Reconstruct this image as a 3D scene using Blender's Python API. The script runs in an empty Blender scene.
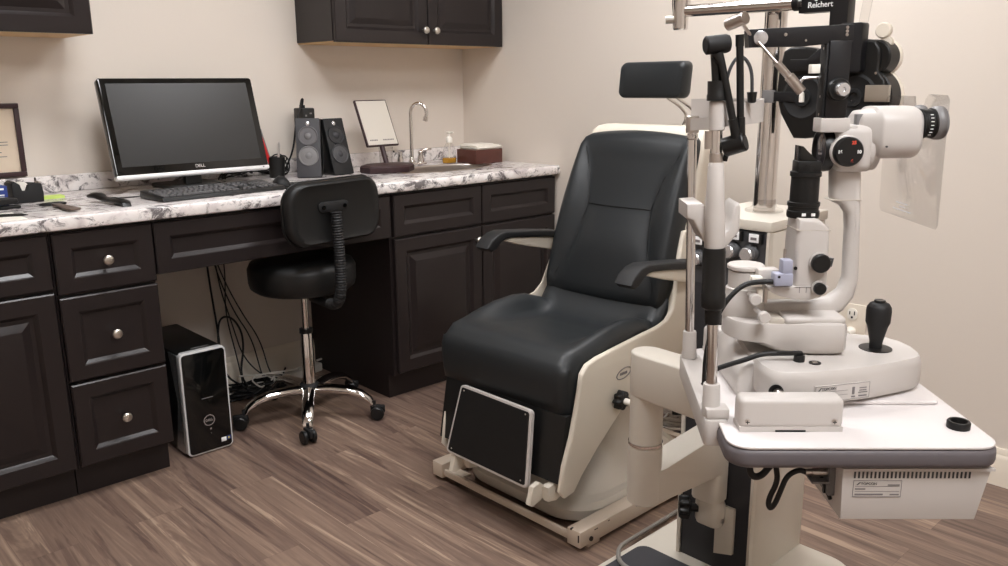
import bpy, bmesh, math, random
from mathutils import Vector, Matrix, Euler
random.seed(7)
S = bpy.context.scene
COL = S.collection
PI = math.pi
def V3(*a): return Vector(a)

# ------------------------------------------------------------------ materials
def lin(c):
    return tuple(((v/255)/12.92 if v/255 <= .04045 else ((v/255+.055)/1.055)**2.4) for v in c)
def new_mat(name):
    m = bpy.data.materials.new(name); m.use_nodes = True
    nt = m.node_tree; b = nt.nodes['Principled BSDF']
    return m, nt, b
def pmat(name, rgb, rough=.5, metal=0, spec=.5, bump=0, bscale=200, coat=0, var=0, vscale=6, trans=0, ior=1.45, emit=None, estr=0):
    m, nt, b = new_mat(name)
    c = lin(rgb)+(1,)
    b.inputs['Base Color'].default_value = c
    b.inputs['Roughness'].default_value = rough
    b.inputs['Metallic'].default_value = metal
    b.inputs['Specular IOR Level'].default_value = spec
    b.inputs['Coat Weight'].default_value = coat
    b.inputs['Coat Roughness'].default_value = .1
    b.inputs['Transmission Weight'].default_value = trans
    b.inputs['IOR'].default_value = ior
    if emit:
        b.inputs['Emission Color'].default_value = lin(emit)+(1,)
        b.inputs['Emission Strength'].default_value = estr
    tc = nt.nodes.new('ShaderNodeTexCoord')
    if var:
        n = nt.nodes.new('ShaderNodeTexNoise'); n.inputs['Scale'].default_value = vscale; n.inputs['Detail'].default_value = 4
        nt.links.new(tc.outputs['Object'], n.inputs['Vector'])
        mx = nt.nodes.new('ShaderNodeMix'); mx.data_type = 'RGBA'
        mx.inputs['A'].default_value = tuple(v*(1-var) for v in c[:3])+(1,)
        mx.inputs['B'].default_value = tuple(min(1, v*(1+var)) for v in c[:3])+(1,)
        nt.links.new(n.outputs['Fac'], mx.inputs['Factor']); nt.links.new(mx.outputs['Result'], b.inputs['Base Color'])
    if bump:
        n2 = nt.nodes.new('ShaderNodeTexNoise'); n2.inputs['Scale'].default_value = bscale; n2.inputs['Detail'].default_value = 3
        nt.links.new(tc.outputs['Object'], n2.inputs['Vector'])
        bp = nt.nodes.new('ShaderNodeBump'); bp.inputs['Strength'].default_value = bump; bp.inputs['Distance'].default_value = .002
        nt.links.new(n2.outputs['Fac'], bp.inputs['Height']); nt.links.new(bp.outputs['Normal'], b.inputs['Normal'])
    return m
M = {}
M['wall'] = pmat('wall_paint', (222, 212, 201), .75, bump=.12, bscale=90, var=.012, vscale=3)
M['ceil'] = pmat('ceiling_tile', (236, 232, 224), .9, bump=.3, bscale=60)
M['trim'] = pmat('trim_paint', (236, 226, 210), .4)
M['cab'] = pmat('espresso_lacquer', (36, 30, 30), .29, spec=.45, bump=.03, bscale=300, var=.08, vscale=12)
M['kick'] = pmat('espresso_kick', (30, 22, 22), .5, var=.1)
M['maple'] = pmat('maple_underside', (214, 178, 128), .5, var=.06)
M['nickel'] = pmat('brushed_nickel', (212, 208, 200), .3, 1)
M['chrome'] = pmat('chrome', (225, 222, 220), .09, 1)
M['steel'] = pmat('satin_steel', (200, 192, 186), .32, 1)
M['leather'] = pmat('black_leather', (33, 36, 38), .44, spec=.5, bump=.12, bscale=420, var=.08, vscale=5)
M['vinyl'] = pmat('black_vinyl', (20, 20, 20), .45, bump=.1, bscale=350)
M['cream'] = pmat('cream_shell', (214, 205, 190), .42, var=.02, vscale=5)
M['castcream'] = pmat('cream_casting', (196, 188, 176), .5, var=.03, vscale=4)
M['standcream'] = pmat('stand_cream_enamel', (208, 201, 189), .35, var=.015)
M['white'] = pmat('instrument_white', (198, 192, 187), .36, var=.01)
M['table'] = pmat('table_white', (218, 212, 210), .3, var=.008)
M['edge'] = pmat('grey_edge_band', (100, 95, 98), .45)
M['black'] = pmat('black_plastic', (18, 18, 18), .4)
M['gloss'] = pmat('gloss_black', (8, 9, 9), .07, spec=.6)
M['matte'] = pmat('matte_black', (24, 24, 25), .6)
M['anod'] = pmat('black_anodised', (20, 20, 23), .38, spec=.55)
M['charcoal'] = pmat('charcoal_panel', (47, 47, 50), .5)
M['mat'] = pmat('charcoal_rubber', (62, 62, 66), .8, bump=.3, bscale=500)
M['foot'] = pmat('black_ribbed_rubber', (13, 13, 13), .65, bump=.3, bscale=400)
M['screen'] = pmat('lcd_panel', (36, 35, 34), .34, spec=.5)
M['silver'] = pmat('silver_trim', (214, 214, 216), .22, .8)
M['grey'] = pmat('grey_plastic', (120, 118, 118), .4)
M['dkgrey'] = pmat('dark_grey_plastic', (66, 66, 68), .45)
M['blue'] = pmat('blue_grey_plastic', (164, 166, 184), .4)
M['paper'] = pmat('paper_white', (245, 240, 230), .7)
M['certpaper'] = pmat('certificate_paper', (222, 205, 184), .7, var=.05, vscale=30)
M['ink'] = pmat('printed_grey', (120, 115, 115), .7)
M['inkwhite'] = pmat('printed_white', (240, 240, 240), .6)
M['inkred'] = pmat('printed_red', (214, 80, 60), .6)
M['bluecard'] = pmat('blue_card', (36, 58, 128), .5)
M['note'] = pmat('yellow_green_note', (200, 224, 120), .7)
M['red'] = pmat('red_plastic', (200, 40, 40), .4)
M['brownwood'] = pmat('dark_brown_wood', (58, 38, 40), .5, var=.15, vscale=20)
M['boxwood'] = pmat('brown_box_veneer', (88, 50, 42), .45, var=.15, vscale=25)
M['toolbrown'] = pmat('brown_handle', (98, 84, 76), .5)
M['amber'] = pmat('amber_soap', (214, 160, 50), .25, spec=.4, trans=.3)
M['cable'] = pmat('black_cable', (14, 13, 13), .5)
M['cablew'] = pmat('white_cable', (214, 208, 200), .5)
M['cableg'] = pmat('grey_cable', (140, 136, 130), .5)
M['chip'] = pmat('chipped_dark', (50, 40, 36), .6)
M['railcream'] = pmat('worn_cream_rail', (212, 197, 180), .45, var=.05, vscale=14)
M['glass'] = pmat('clear_glass', (255, 255, 255), .02, trans=1, ior=1.3)
M['yellow'] = pmat('yellow_sticker', (224, 200, 90), .5)
M['cone_grey'] = pmat('speaker_cone', (96, 94, 96), .5)
M['cone_dk'] = pmat('speaker_cone_dark', (38, 38, 40), .5)
M['spkface'] = pmat('speaker_face', (58, 57, 60), .55, bump=.2, bscale=800)
M['bezel'] = pmat('silver_bezel', (226, 226, 226), .3, .25)
M['keycap'] = pmat('keycap_grey', (92, 91, 92), .42)
M['mirrorface'] = pmat('pale_mirror_face', (208, 201, 190), .3)
M['lens'] = pmat('coated_lens', (70, 66, 68), .05, spec=.8)
def clearmat():
    m, nt, b = new_mat('clear_acrylic')
    out = nt.nodes['Material Output']
    tr = nt.nodes.new('ShaderNodeBsdfTransparent'); tr.inputs['Color'].default_value = (.95, .945, .94, 1)
    gl = nt.nodes.new('ShaderNodeBsdfGlossy'); gl.inputs['Roughness'].default_value = .05
    fr = nt.nodes.new('ShaderNodeLayerWeight'); fr.inputs['Blend'].default_value = .12
    fm = nt.nodes.new('ShaderNodeMath'); fm.operation = 'MULTIPLY'; fm.inputs[1].default_value = .35; nt.links.new(fr.outputs['Fresnel'], fm.inputs[0])
    mx = nt.nodes.new('ShaderNodeMixShader')
    nt.links.new(fm.outputs[0], mx.inputs['Fac']); nt.links.new(tr.outputs['BSDF'], mx.inputs[1]); nt.links.new(gl.outputs['BSDF'], mx.inputs[2])
    nt.links.new(mx.outputs['Shader'], out.inputs['Surface'])
    return m
M['clear'] = clearmat()
def floormat():
    m, nt, b = new_mat('walnut_vinyl_plank')
    N, L = nt.nodes, nt.links
    tc = N.new('ShaderNodeTexCoord')
    sp = N.new('ShaderNodeSeparateXYZ'); L.new(tc.outputs['Object'], sp.inputs[0])
    cb = N.new('ShaderNodeCombineXYZ'); L.new(sp.outputs['Y'], cb.inputs['X']); L.new(sp.outputs['X'], cb.inputs['Y'])
    br = N.new('ShaderNodeTexBrick'); L.new(cb.outputs[0], br.inputs['Vector'])
    br.offset = .37; br.offset_frequency = 2
    for k, v in (('Color1', (0, 0, 0, 1)), ('Color2', (1, 1, 1, 1)), ('Mortar', (.5, .5, .5, 1))): br.inputs[k].default_value = v
    br.inputs['Scale'].default_value = 1; br.inputs['Mortar Size'].default_value = .0005; br.inputs['Mortar Smooth'].default_value = .4
    br.inputs['Brick Width'].default_value = 1.22; br.inputs['Row Height'].default_value = .152
    # per-plank offset
    rnd = N.new('ShaderNodeSeparateColor'); L.new(br.outputs['Color'], rnd.inputs[0])
    mul = N.new('ShaderNodeMath'); mul.operation = 'MULTIPLY'; mul.inputs[1].default_value = 37; L.new(rnd.outputs[0], mul.inputs[0])
    off = N.new('ShaderNodeCombineXYZ'); L.new(mul.outputs[0], off.inputs['Z']); L.new(mul.outputs[0], off.inputs['X'])
    mp = N.new('ShaderNodeMapping'); mp.inputs['Scale'].default_value = (9, .62, 1); L.new(tc.outputs['Object'], mp.inputs['Vector'])
    add = N.new('ShaderNodeVectorMath'); L.new(mp.outputs[0], add.inputs[0]); L.new(off.outputs[0], add.inputs[1])
    n1 = N.new('ShaderNodeTexNoise'); n1.inputs['Scale'].default_value = 1.3; n1.inputs['Detail'].default_value = 5; n1.inputs['Roughness'].default_value = .6; n1.inputs['Distortion'].default_value = 1.5
    L.new(add.outputs[0], n1.inputs['Vector'])
    # ring lines
    mr = N.new('ShaderNodeMath'); mr.operation = 'MULTIPLY'; mr.inputs[1].default_value = 46; L.new(n1.outputs['Fac'], mr.inputs[0])
    sn = N.new('ShaderNodeMath'); sn.operation = 'SINE'; L.new(mr.outputs[0], sn.inputs[0])
    mp2 = N.new('ShaderNodeMapping'); mp2.inputs['Scale'].default_value = (60, 1.6, 1); L.new(tc.outputs['Object'], mp2.inputs['Vector'])
    n2 = N.new('ShaderNodeTexNoise'); n2.inputs['Scale'].default_value = 1; n2.inputs['Detail'].default_value = 4; L.new(mp2.outputs[0], n2.inputs['Vector'])
    a1 = N.new('ShaderNodeMath'); a1.operation = 'MULTIPLY_ADD'; a1.inputs[1].default_value = .055; L.new(sn.outputs[0], a1.inputs[0]); L.new(n1.outputs['Fac'], a1.inputs[2])
    a2 = N.new('ShaderNodeMath'); a2.operation = 'MULTIPLY_ADD'; a2.inputs[1].default_value = .44; L.new(n2.outputs['Fac'], a2.inputs[0]); L.new(a1.outputs[0], a2.inputs[2])
    a3 = N.new('ShaderNodeMath'); a3.operation = 'MULTIPLY_ADD'; a3.inputs[1].default_value = .14; L.new(rnd.outputs[0], a3.inputs[0]); L.new(a2.outputs[0], a3.inputs[2])
    cr = N.new('ShaderNodeValToRGB'); L.new(a3.outputs[0], cr.inputs['Fac'])
    e = cr.color_ramp.elements
    e[0].position = .50; e[0].color = lin((80, 63, 56))+(1,)
    e[1].position = 1.10; e[1].color = lin((168, 145, 126))+(1,)
    for p, c in ((.65, (105, 85, 76)), (.80, (125, 104, 91)), (.94, (144, 121, 105))):
        q = e.new(p); q.color = lin(c)+(1,)
    mx = N.new('ShaderNodeMix'); mx.data_type = 'RGBA'; L.new(br.outputs['Fac'], mx.inputs['Factor']); L.new(cr.outputs['Color'], mx.inputs['A']); mx.inputs['B'].default_value = lin((96, 76, 68))+(1,)
    L.new(mx.outputs['Result'], b.inputs['Base Color'])
    b.inputs['Roughness'].default_value = .42
    bp = N.new('ShaderNodeBump'); bp.inputs['Strength'].default_value = .15; bp.inputs['Distance'].default_value = .001; L.new(a2.outputs[0], bp.inputs['Height']); L.new(bp.outputs['Normal'], b.inputs['Normal'])
    return m
M['floor'] = floormat()
def granite():
    m, nt, b = new_mat('white_granite_laminate')
    N, L = nt.nodes, nt.links
    tc = N.new('ShaderNodeTexCoord')
    def noise(sc, det, dist, rough=.6):
        n = N.new('ShaderNodeTexNoise'); n.inputs['Scale'].default_value = sc; n.inputs['Detail'].default_value = det; n.inputs['Distortion'].default_value = dist; n.inputs['Roughness'].default_value = rough
        L.new(tc.outputs['Object'], n.inputs['Vector']); return n
    def ramp(src, stops):
        r = N.new('ShaderNodeValToRGB'); L.new(src, r.inputs['Fac'])
        e = r.color_ramp.elements
        while len(e) < len(stops): e.new(.5)
        for q, (p, c) in zip(e, stops): q.position = p; q.color = lin(c)+(1,)
        return r
    base = ramp(noise(9, 5, .6).outputs['Fac'], [(.3, (206, 196, 196)), (.5, (240, 234, 231)), (.62, (246, 242, 240)), (.75, (212, 202, 204))])
    mpg = N.new('ShaderNodeMapping'); mpg.inputs['Rotation'].default_value = (.5, .4, .7); mpg.inputs['Scale'].default_value = (1.0, 2.1, 1.4); L.new(tc.outputs['Object'], mpg.inputs['Vector'])
    v = noise(17, 7, .7, .72); L.new(mpg.outputs[0], v.inputs['Vector'])
    mask = noise(5, 2, .3)
    th = N.new('ShaderNodeMath'); th.operation = 'MULTIPLY_ADD'; th.inputs[1].default_value = .35; th.inputs[2].default_value = -.175; L.new(mask.outputs['Fac'], th.inputs[0])
    sm = N.new('ShaderNodeMath'); sm.operation = 'ADD'; L.new(v.outputs['Fac'], sm.inputs[0]); L.new(th.outputs[0], sm.inputs[1])
    d1 = N.new('ShaderNodeMapRange'); d1.inputs['From Min'].default_value = .51; d1.inputs['From Max'].default_value = .60; L.new(sm.outputs[0], d1.inputs['Value'])
    s2 = noise(48, 4, .5)
    d2 = N.new('ShaderNodeMapRange'); d2.inputs['From Min'].default_value = .575; d2.inputs['From Max'].default_value = .72; d2.inputs['To Max'].default_value = .6; L.new(s2.outputs['Fac'], d2.inputs['Value'])
    mxv = N.new('ShaderNodeMath'); mxv.operation = 'MAXIMUM'; L.new(d1.outputs[0], mxv.inputs[0]); L.new(d2.outputs[0], mxv.inputs[1])
    f = N.new('ShaderNodeMath'); f.operation = 'MULTIPLY'; f.inputs[1].default_value = .85; L.new(mxv.outputs[0], f.inputs[0])
    mx = N.new('ShaderNodeMix'); mx.data_type = 'RGBA'; L.new(f.outputs[0], mx.inputs['Factor']); L.new(base.outputs[0], mx.inputs['A']); mx.inputs['B'].default_value = lin((62, 54, 58))+(1,)
    L.new(mx.outputs['Result'], b.inputs['Base Color']); b.inputs['Roughness'].default_value = .16
    return m
M['granite'] = granite()
def emitmat(name, rgb, s):
    m, nt, b = new_mat(name)
    b.inputs['Base Color'].default_value = (.8, .8, .8, 1)
    b.inputs['Emission Color'].default_value = lin(rgb)+(1,); b.inputs['Emission Strength'].default_value = s
    return m

# ------------------------------------------------------------------ geometry builder
class B:
    def __init__(s, frame=None):
        s.bm = bmesh.new(); s.f = frame.copy() if frame else Matrix.Identity(4)
    def _merge(s, t, xf=None):
        mt = s.f @ xf if xf else s.f
        t.transform(mt)
        bmesh.ops.recalc_face_normals(t, faces=t.faces[:])
        me = bpy.data.meshes.new('t'); t.to_mesh(me); t.free(); s.bm.from_mesh(me); bpy.data.meshes.remove(me)
        return s
    def box(s, x0, x1, y0, y1, z0, z1, bev=0, seg=2, xf=None):
        t = bmesh.new(); bmesh.ops.create_cube(t, size=1)
        for v in t.verts: v.co = Vector((x0+(v.co.x+.5)*(x1-x0), y0+(v.co.y+.5)*(y1-y0), z0+(v.co.z+.5)*(z1-z0)))
        if bev: bmesh.ops.bevel(t, geom=t.edges[:], offset=bev, segments=seg, profile=.5, affect='EDGES')
        return s._merge(t, xf)
    def lathe(s, prof, c=(0, 0, 0), axis=(0, 0, 1), n=28, squash=None):
        c = Vector(c); q = Vector((0, 0, 1)).rotation_difference(Vector(axis).normalized()).to_matrix()
        t = bmesh.new(); rings = []
        for r, z in prof:
            if r <= 1e-6: rings.append([t.verts.new(c+q@Vector((0, 0, z)))])
            else:
                ring = []
                for i in range(n):
                    a = 2*PI*i/n; x, y = r*math.cos(a), r*math.sin(a)
                    if squash: x *= squash[0]; y *= squash[1]
                    ring.append(t.verts.new(c+q@Vector((x, y, z))))
                rings.append(ring)
        for a, b in zip(rings, rings[1:]):
            if len(a) == 1 and len(b) == 1: continue
            for i in range(n):
                j = (i+1) % n
                if len(a) == 1: t.faces.new((a[0], b[i], b[j]))
                elif len(b) == 1: t.faces.new((a[i], b[0], a[j]))
                else: t.faces.new((a[i], b[i], b[j], a[j]))
        if len(rings[0]) > 1: t.faces.new(rings[0])
        if len(rings[-1]) > 1: t.faces.new(rings[-1])
        return s._merge(t)
    def cyl(s, p, q, r, r2=None, n=24, bev=0):
        p, q = Vector(p), Vector(q); h = (q-p).length; r2 = r if r2 is None else r2
        pr = [(r, 0), (r2, h)] if not bev else [(r-bev, 0), (r, bev), (r2, h-bev), (r2-bev, h)]
        return s.lathe(pr, p, q-p, n)
    def ball(s, c, r, n=20, sc=(1, 1, 1)):
        t = bmesh.new(); bmesh.ops.create_uvsphere(t, u_segments=n, v_segments=n//2, radius=r)
        for v in t.verts: v.co = Vector(c)+Vector((v.co.x*sc[0], v.co.y*sc[1], v.co.z*sc[2]))
        return s._merge(t)
    def tube(s, pts, r, n=10, smooth=0, closed=False):
        P = [Vector(p) for p in pts]
        for _ in range(smooth):
            Q = [P[0]] if not closed else []
            rng = range(len(P)-1) if not closed else range(len(P))
            for i in rng:
                a, b = P[i], P[(i+1) % len(P)]; Q += [a*.75+b*.25, a*.25+b*.75]
            if not closed: Q.append(P[-1])
            P = Q
        t = bmesh.new(); rings = []; up = None; L = len(P)
        for i in range(L):
            if closed: d = P[(i+1) % L]-P[i-1]
            else: d = P[min(i+1, L-1)]-P[max(i-1, 0)]
            if d.length < 1e-9: d = Vector((0, 0, 1))
            d.normalize()
            if up is None: up = d.orthogonal().normalized()
            up = (up-d*up.dot(d))
            if up.length < 1e-6: up = d.orthogonal()
            up.normalize(); w = d.cross(up)
            rr = r[i] if isinstance(r, (list, tuple)) else r
            rings.append([t.verts.new(P[i]+(up*math.cos(2*PI*k/n)+w*math.sin(2*PI*k/n))*rr) for k in range(n)])
        m = L if closed else L-1
        for i in range(m):
            a, b = rings[i], rings[(i+1) % L]
            for k in range(n): t.faces.new((a[k], a[(k+1) % n], b[(k+1) % n], b[k]))
        if not closed: t.faces.new(rings[0]); t.faces.new(rings[-1])
        return s._merge(t)
    def prism(s, poly, d0, d1, plane='xz', bev=0, seg=2, xf=None, allbev=False, cuts=(), warp=None):
        # poly in the named plane, extruded along the third axis from d0 to d1
        t = bmesh.new()
        def mk(a, b, d): return {'xz': (a, d, b), 'yz': (d, a, b), 'xy': (a, b, d)}[plane]
        lo = [t.verts.new(mk(a, b, d0)) for a, b in poly]; hi = [t.verts.new(mk(a, b, d1)) for a, b in poly]
        t.faces.new(lo); t.faces.new(hi[::-1]); n = len(poly)
        for i in range(n): t.faces.new((lo[i], lo[(i+1) % n], hi[(i+1) % n], hi[i]))
        bmesh.ops.recalc_face_normals(t, faces=t.faces[:])
        if bev:
            es = t.edges[:] if allbev else [e for e in t.edges if (e.verts[0] in lo) == (e.verts[1] in lo)]
            bmesh.ops.bevel(t, geom=es, offset=bev, segments=seg, profile=.5, affect='EDGES', clamp_overlap=True)
        for cz in cuts: bmesh.ops.bisect_plane(t, geom=t.verts[:]+t.edges[:]+t.faces[:], plane_co=(0, 0, cz), plane_no=(0, 0, 1))
        if warp:
            for v in t.verts: v.co = warp(v.co)
        return s._merge(t, xf)
    def loft(s, rings, cap=True, closed_ring=True):
        t = bmesh.new(); R = [[t.verts.new(p) for p in ring] for ring in rings]; n = len(R[0])
        for a, b in zip(R, R[1:]):
            for i in range(n if closed_ring else n-1): t.faces.new((a[i], a[(i+1) % n], b[(i+1) % n], b[i]))
        if cap and closed_ring: t.faces.new(R[0]); t.faces.new(R[-1])
        return s._merge(t)
    def finish(s, name, mat, parent=None, smooth=35, sub=0, loc=None):
        """links the collected shape as ONE mesh object; parent = its thing or part"""
        me = bpy.data.meshes.new(name)
        mw = WORLD.get(parent.name) if parent else Matrix.Translation(Vector(loc) if loc else Vector((0, 0, 0)))
        s.bm.transform(mw.inverted()); s.bm.to_mesh(me); s.bm.free()
        me.materials.append(mat)
        for p in me.polygons: p.use_smooth = True
        if smooth is not None and smooth < 180: me.set_sharp_from_angle(angle=math.radians(smooth))
        o = bpy.data.objects.new(name, me); COL.objects.link(o)
        if parent: o.parent = parent
        elif loc: o.location = loc
        WORLD[o.name] = mw
        if sub:
            md = o.modifiers.new('s', 'SUBSURF'); md.levels = sub; md.render_levels = sub
        return o
WORLD = {}
def rrect(x0, x1, y0, y1, r, n=5):
    P = []
    for cx, cy, a0 in ((x1-r, y1-r, 0), (x0+r, y1-r, 90), (x0+r, y0+r, 180), (x1-r, y0+r, 270)):
        for i in range(n+1):
            a = math.radians(a0+90*i/n); P.append((cx+r*math.cos(a), cy+r*math.sin(a)))
    return P
def tag(o, label=None, cat=None, group=None, kind=None):
    if label: o['label'] = label
    if cat: o['category'] = cat
    if group: o['group'] = group
    if kind: o['kind'] = kind
    return o
def thing(name, label, cat, loc, rz=0, group=None):
    o = bpy.data.objects.new(name, None); COL.objects.link(o)
    o.empty_display_size = .05
    o.location = loc; o.rotation_euler = (0, 0, rz)
    WORLD[o.name] = Matrix.Translation(Vector(loc)) @ Matrix.Rotation(rz, 4, 'Z')
    return tag(o, label, cat, group)
def struct(o): o['kind'] = 'structure'; return o
def text(name, body, size, origin, xd, yd, mat, parent, ext=.0003, align='CENTER', bold=0):
    cu = bpy.data.curves.new(name, 'FONT'); cu.body = body; cu.size = size; cu.extrude = ext; cu.align_x = align; cu.align_y = 'CENTER'; cu.offset = bold
    ob = bpy.data.objects.new('tmp_text', cu); COL.objects.link(ob)
    dg = bpy.context.evaluated_depsgraph_get()
    me = bpy.data.meshes.new_from_object(ob.evaluated_get(dg))
    bpy.data.objects.remove(ob); bpy.data.curves.remove(cu)
    xd = Vector(xd).normalized(); yd = Vector(yd).normalized(); zd = xd.cross(yd)
    mt = Matrix((xd, yd, zd)).transposed().to_4x4(); mt.translation = Vector(origin)
    b = B(); b.bm.from_mesh(me); b.bm.transform(mt); bpy.data.meshes.remove(me)
    return b.finish(name, mat, parent)
def Rz(a): return Matrix.Rotation(math.radians(a), 4, 'Z')
def T(x, y, z): return Matrix.Translation((x, y, z))

# ------------------------------------------------------------------ room shell
XR, YB, CEIL, XL, YF = 2.885, 3.357, 2.62, -1.5, -1.9
struct(B().box(XL-.1, XR+.1, YF-.1, YB+.1, -.1, 0).finish('floor', M['floor']))
struct(B().box(XL-.1, XR+.1, YF-.1, YB+.1, CEIL, CEIL+.1).finish('ceiling', M['ceil']))
struct(B().box(XL-.1, XR+.1, YB, YB+.1, 0, CEIL).finish('wall_back', M['wall']))
struct(B().box(XR, XR+.1, YF-.1, YB, 0, CEIL).finish('wall_right', M['wall']))
struct(B().box(XL-.1, XL, YF-.1, YB, 0, CEIL).finish('wall_left', M['wall']))
struct(B().box(XL, XR, YF-.1, YF, 0, CEIL).finish('wall_front', M['wall']))
def baseboard(name, x0, y0, x1, y1, inx, iny, h=.125):
    b = B(); prof = [(0, 0), (.016, 0), (.016, h*.72), (.013, h*.80), (.010, h*.84), (.010, h*.9), (.006, h), (0, h)]
    b.loft([[(x+inx*d, y+iny*d, z) for d, z in prof] for x, y in ((x0, y0), (x1, y1))])
    return struct(b.finish(name, M['trim'], smooth=20))
baseboard('baseboard_right', XR, YF, XR, 2.69, -1, 0)
baseboard('baseboard_back', 1.0, YB, 1.93, YB, 0, -1, .135)

# ceiling lights (2 x 4 ft troffers)
LM = emitmat('light_diffuser', (248, 248, 250), 25.0)
def troffer(x, y, label, w=.6, l=.6):
    t = thing('ceiling_light', label, 'light', (x, y, CEIL-.03), 0, 'recessed ceiling light panels')
    b = B()
    for a in ((x-w/2-.03, x-w/2, y-l/2-.03, y+l/2+.03), (x+w/2, x+w/2+.03, y-l/2-.03, y+l/2+.03), (x-w/2, x+w/2, y-l/2-.03, y-l/2), (x-w/2, x+w/2, y+l/2, y+l/2+.03)):
        b.box(*a, CEIL-.02, CEIL)
    b.finish('frame', M['trim'], t)
    B().box(x-w/2, x+w/2, y-l/2, y+l/2, CEIL-.012, CEIL-.002).finish('diffuser', LM, t)
troffer(1.0, 1.98, 'recessed ceiling light panel over the task stool and floor', .6, .6)
troffer(2.20, 1.50, 'recessed ceiling light panel over the exam chair back', .6, .6)
troffer(.62, -.25, 'recessed ceiling light panel behind the viewpoint', .6, 1.2)

# ------------------------------------------------------------------ cabinets
YC = 2.69          # door-face plane
def panel(b, x0, x1, z0, z1, y, prof, th=.02):
    """raised-panel front facing -Y: concentric rectangles with (inset, depth)"""
    rings = [[(x0, y+th, z0), (x1, y+th, z0), (x1, y+th, z1), (x0, y+th, z1)]]
    for i, d in prof: rings.append([(x0+i, y+d, z0+i), (x1-i, y+d, z0+i), (x1-i, y+d, z1-i), (x0+i, y+d, z1-i)])
    b.loft(rings)
DRAWER = [(0, .004), (.004, 0), (.046, 0), (.050, .002), (.060, .011), (.064, .011)]
DOOR = [(0, .004), (.004, 0), (.052, 0), (.055, .002), (.064, .011), (.076, .011), (.098, .002), (.102, .001)]
def knob(parent, x, y, z, label=None):
    b = B(); b.lathe([(.006, 0), (.0055, .012), (.0085, .016), (.0145, .020), (.0158, .024), (.0145, .028), (.010, .0305), (0, .0315)], (x, y, z), (0, -1, 0), 20)
    o = b.finish('knob', M['nickel'], parent, 60)
    return o
def front(parent, name, x0, x1, z0, z1, prof, knobs=(), y=YC):
    b = B(); panel(b, x0, x1, z0, z1, y, prof)
    o = b.finish(name, M['cab'], parent, 15)
    for kx, kz in knobs: knob(o, kx, y, kz)
    return o
def carcass(t, x0, x1, z0, z1, y0=YC+.021, y1=YB-.004, kick=True):
    b = B(); w = .016
    b.box(x0, x0+w, y0, y1, z0, z1).box(x1-w, x1, y0, y1, z0, z1).box(x0+w, x1-w, y0, y1, z0, z0+w).box(x0+w, x1-w, y1-w, y1, z0+w, z1).box(x0+w, x1-w, y0, y0+.012, z0+w, z1)
    b.finish('body', M['cab'], t)
    if kick: B().box(x0+.001, x1-.001, 2.755, y1-.05, 0, z0).finish('toe_kick', M['kick'], t)
t = thing('base_cabinet', 'dark base cabinet with one drawer over a door, left of the stacked drawers', 'cabinet', (.47, 3.02, 0))
carcass(t, .24, .6985, .105, .866)
front(t, 'drawer', .245, .694, .692, .858, DRAWER, [(.47, .775)])
front(t, 'door', .245, .694, .115, .682, DOOR)
t = thing('drawer_cabinet', 'dark cabinet with three stacked drawers beside the computer tower', 'cabinet', (.85, 3.02, 0))
carcass(t, .7005, 1.0, .105, .866)
for z0, z1 in ((.672, .858), (.396, .662), (.115, .386)): front(t, 'drawer', .705, .999, z0, z1, DRAWER, [(.85, (z0+z1)/2)])
t = thing('desk_apron_drawer', 'long flat dark drawer under the counter above the knee space', 'drawer', (1.465, 3.0, .68))
B().box(1.002, 1.927, YC+.021, 3.2, .70, .864).finish('body', M['cab'], t)
front(t, 'drawer', 1.004, 1.926, .690, .858, DRAWER)
t = thing('sink_cabinet', 'dark double-door cabinet under the sink', 'cabinet', (2.4, 3.02, 0))
carcass(t, 1.932, 2.872, .105, .866)
B().prism([(YC+.022, .105), (2.755, .105), (2.755, .0), (YB-.006, .0), (YB-.006, .865), (YC+.022, .865)], 1.9285, 1.9318, 'yz').finish('added_shade_side_panel', M['kick'], t)['label'] = 'added side panel, near-black to carry the knee-space shade'  # sheet added over the cabinet side; its dark colour paints in knee-space shade
for x0, x1 in ((1.942, 2.405), (2.411, 2.868)):
    front(t, 'drawer_front', x0, x1, .690, .858, DRAWER)
    front(t, 'door', x0, x1, .118, .680, DOOR, [((x1-.034) if x0 < 2 else (x0+.034), .625)])
# wall cabinets
def upper(label, x0, x1, doors):
    t = thing('wall_cabinet', label, 'cabinet', ((x0+x1)/2, 3.2, 1.452))
    B().box(x0, x1, 3.073, YB-.001, 1.458, 2.30).finish('body', M['cab'], t)
    B().box(x0+.004, x1-.004, 3.07, YB-.002, 1.452, 1.457).finish('underside', M['maple'], t)['label'] = 'pale maple underside'
    for a, b_, kx in doors: front(t, 'door', a, b_, 1.452, 2.30, DOOR, [(kx, 1.512)] if kx else [], y=3.052)
upper('dark wall cabinet at the top left with no knob showing', .150, 1.012, [(.152, .578, None), (.582, 1.010, None)])
upper('dark wall cabinet above the sink with two round knobs', 1.945, 2.882, [(1.948, 2.425, 2.398), (2.429, 2.880, 2.458)])

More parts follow.
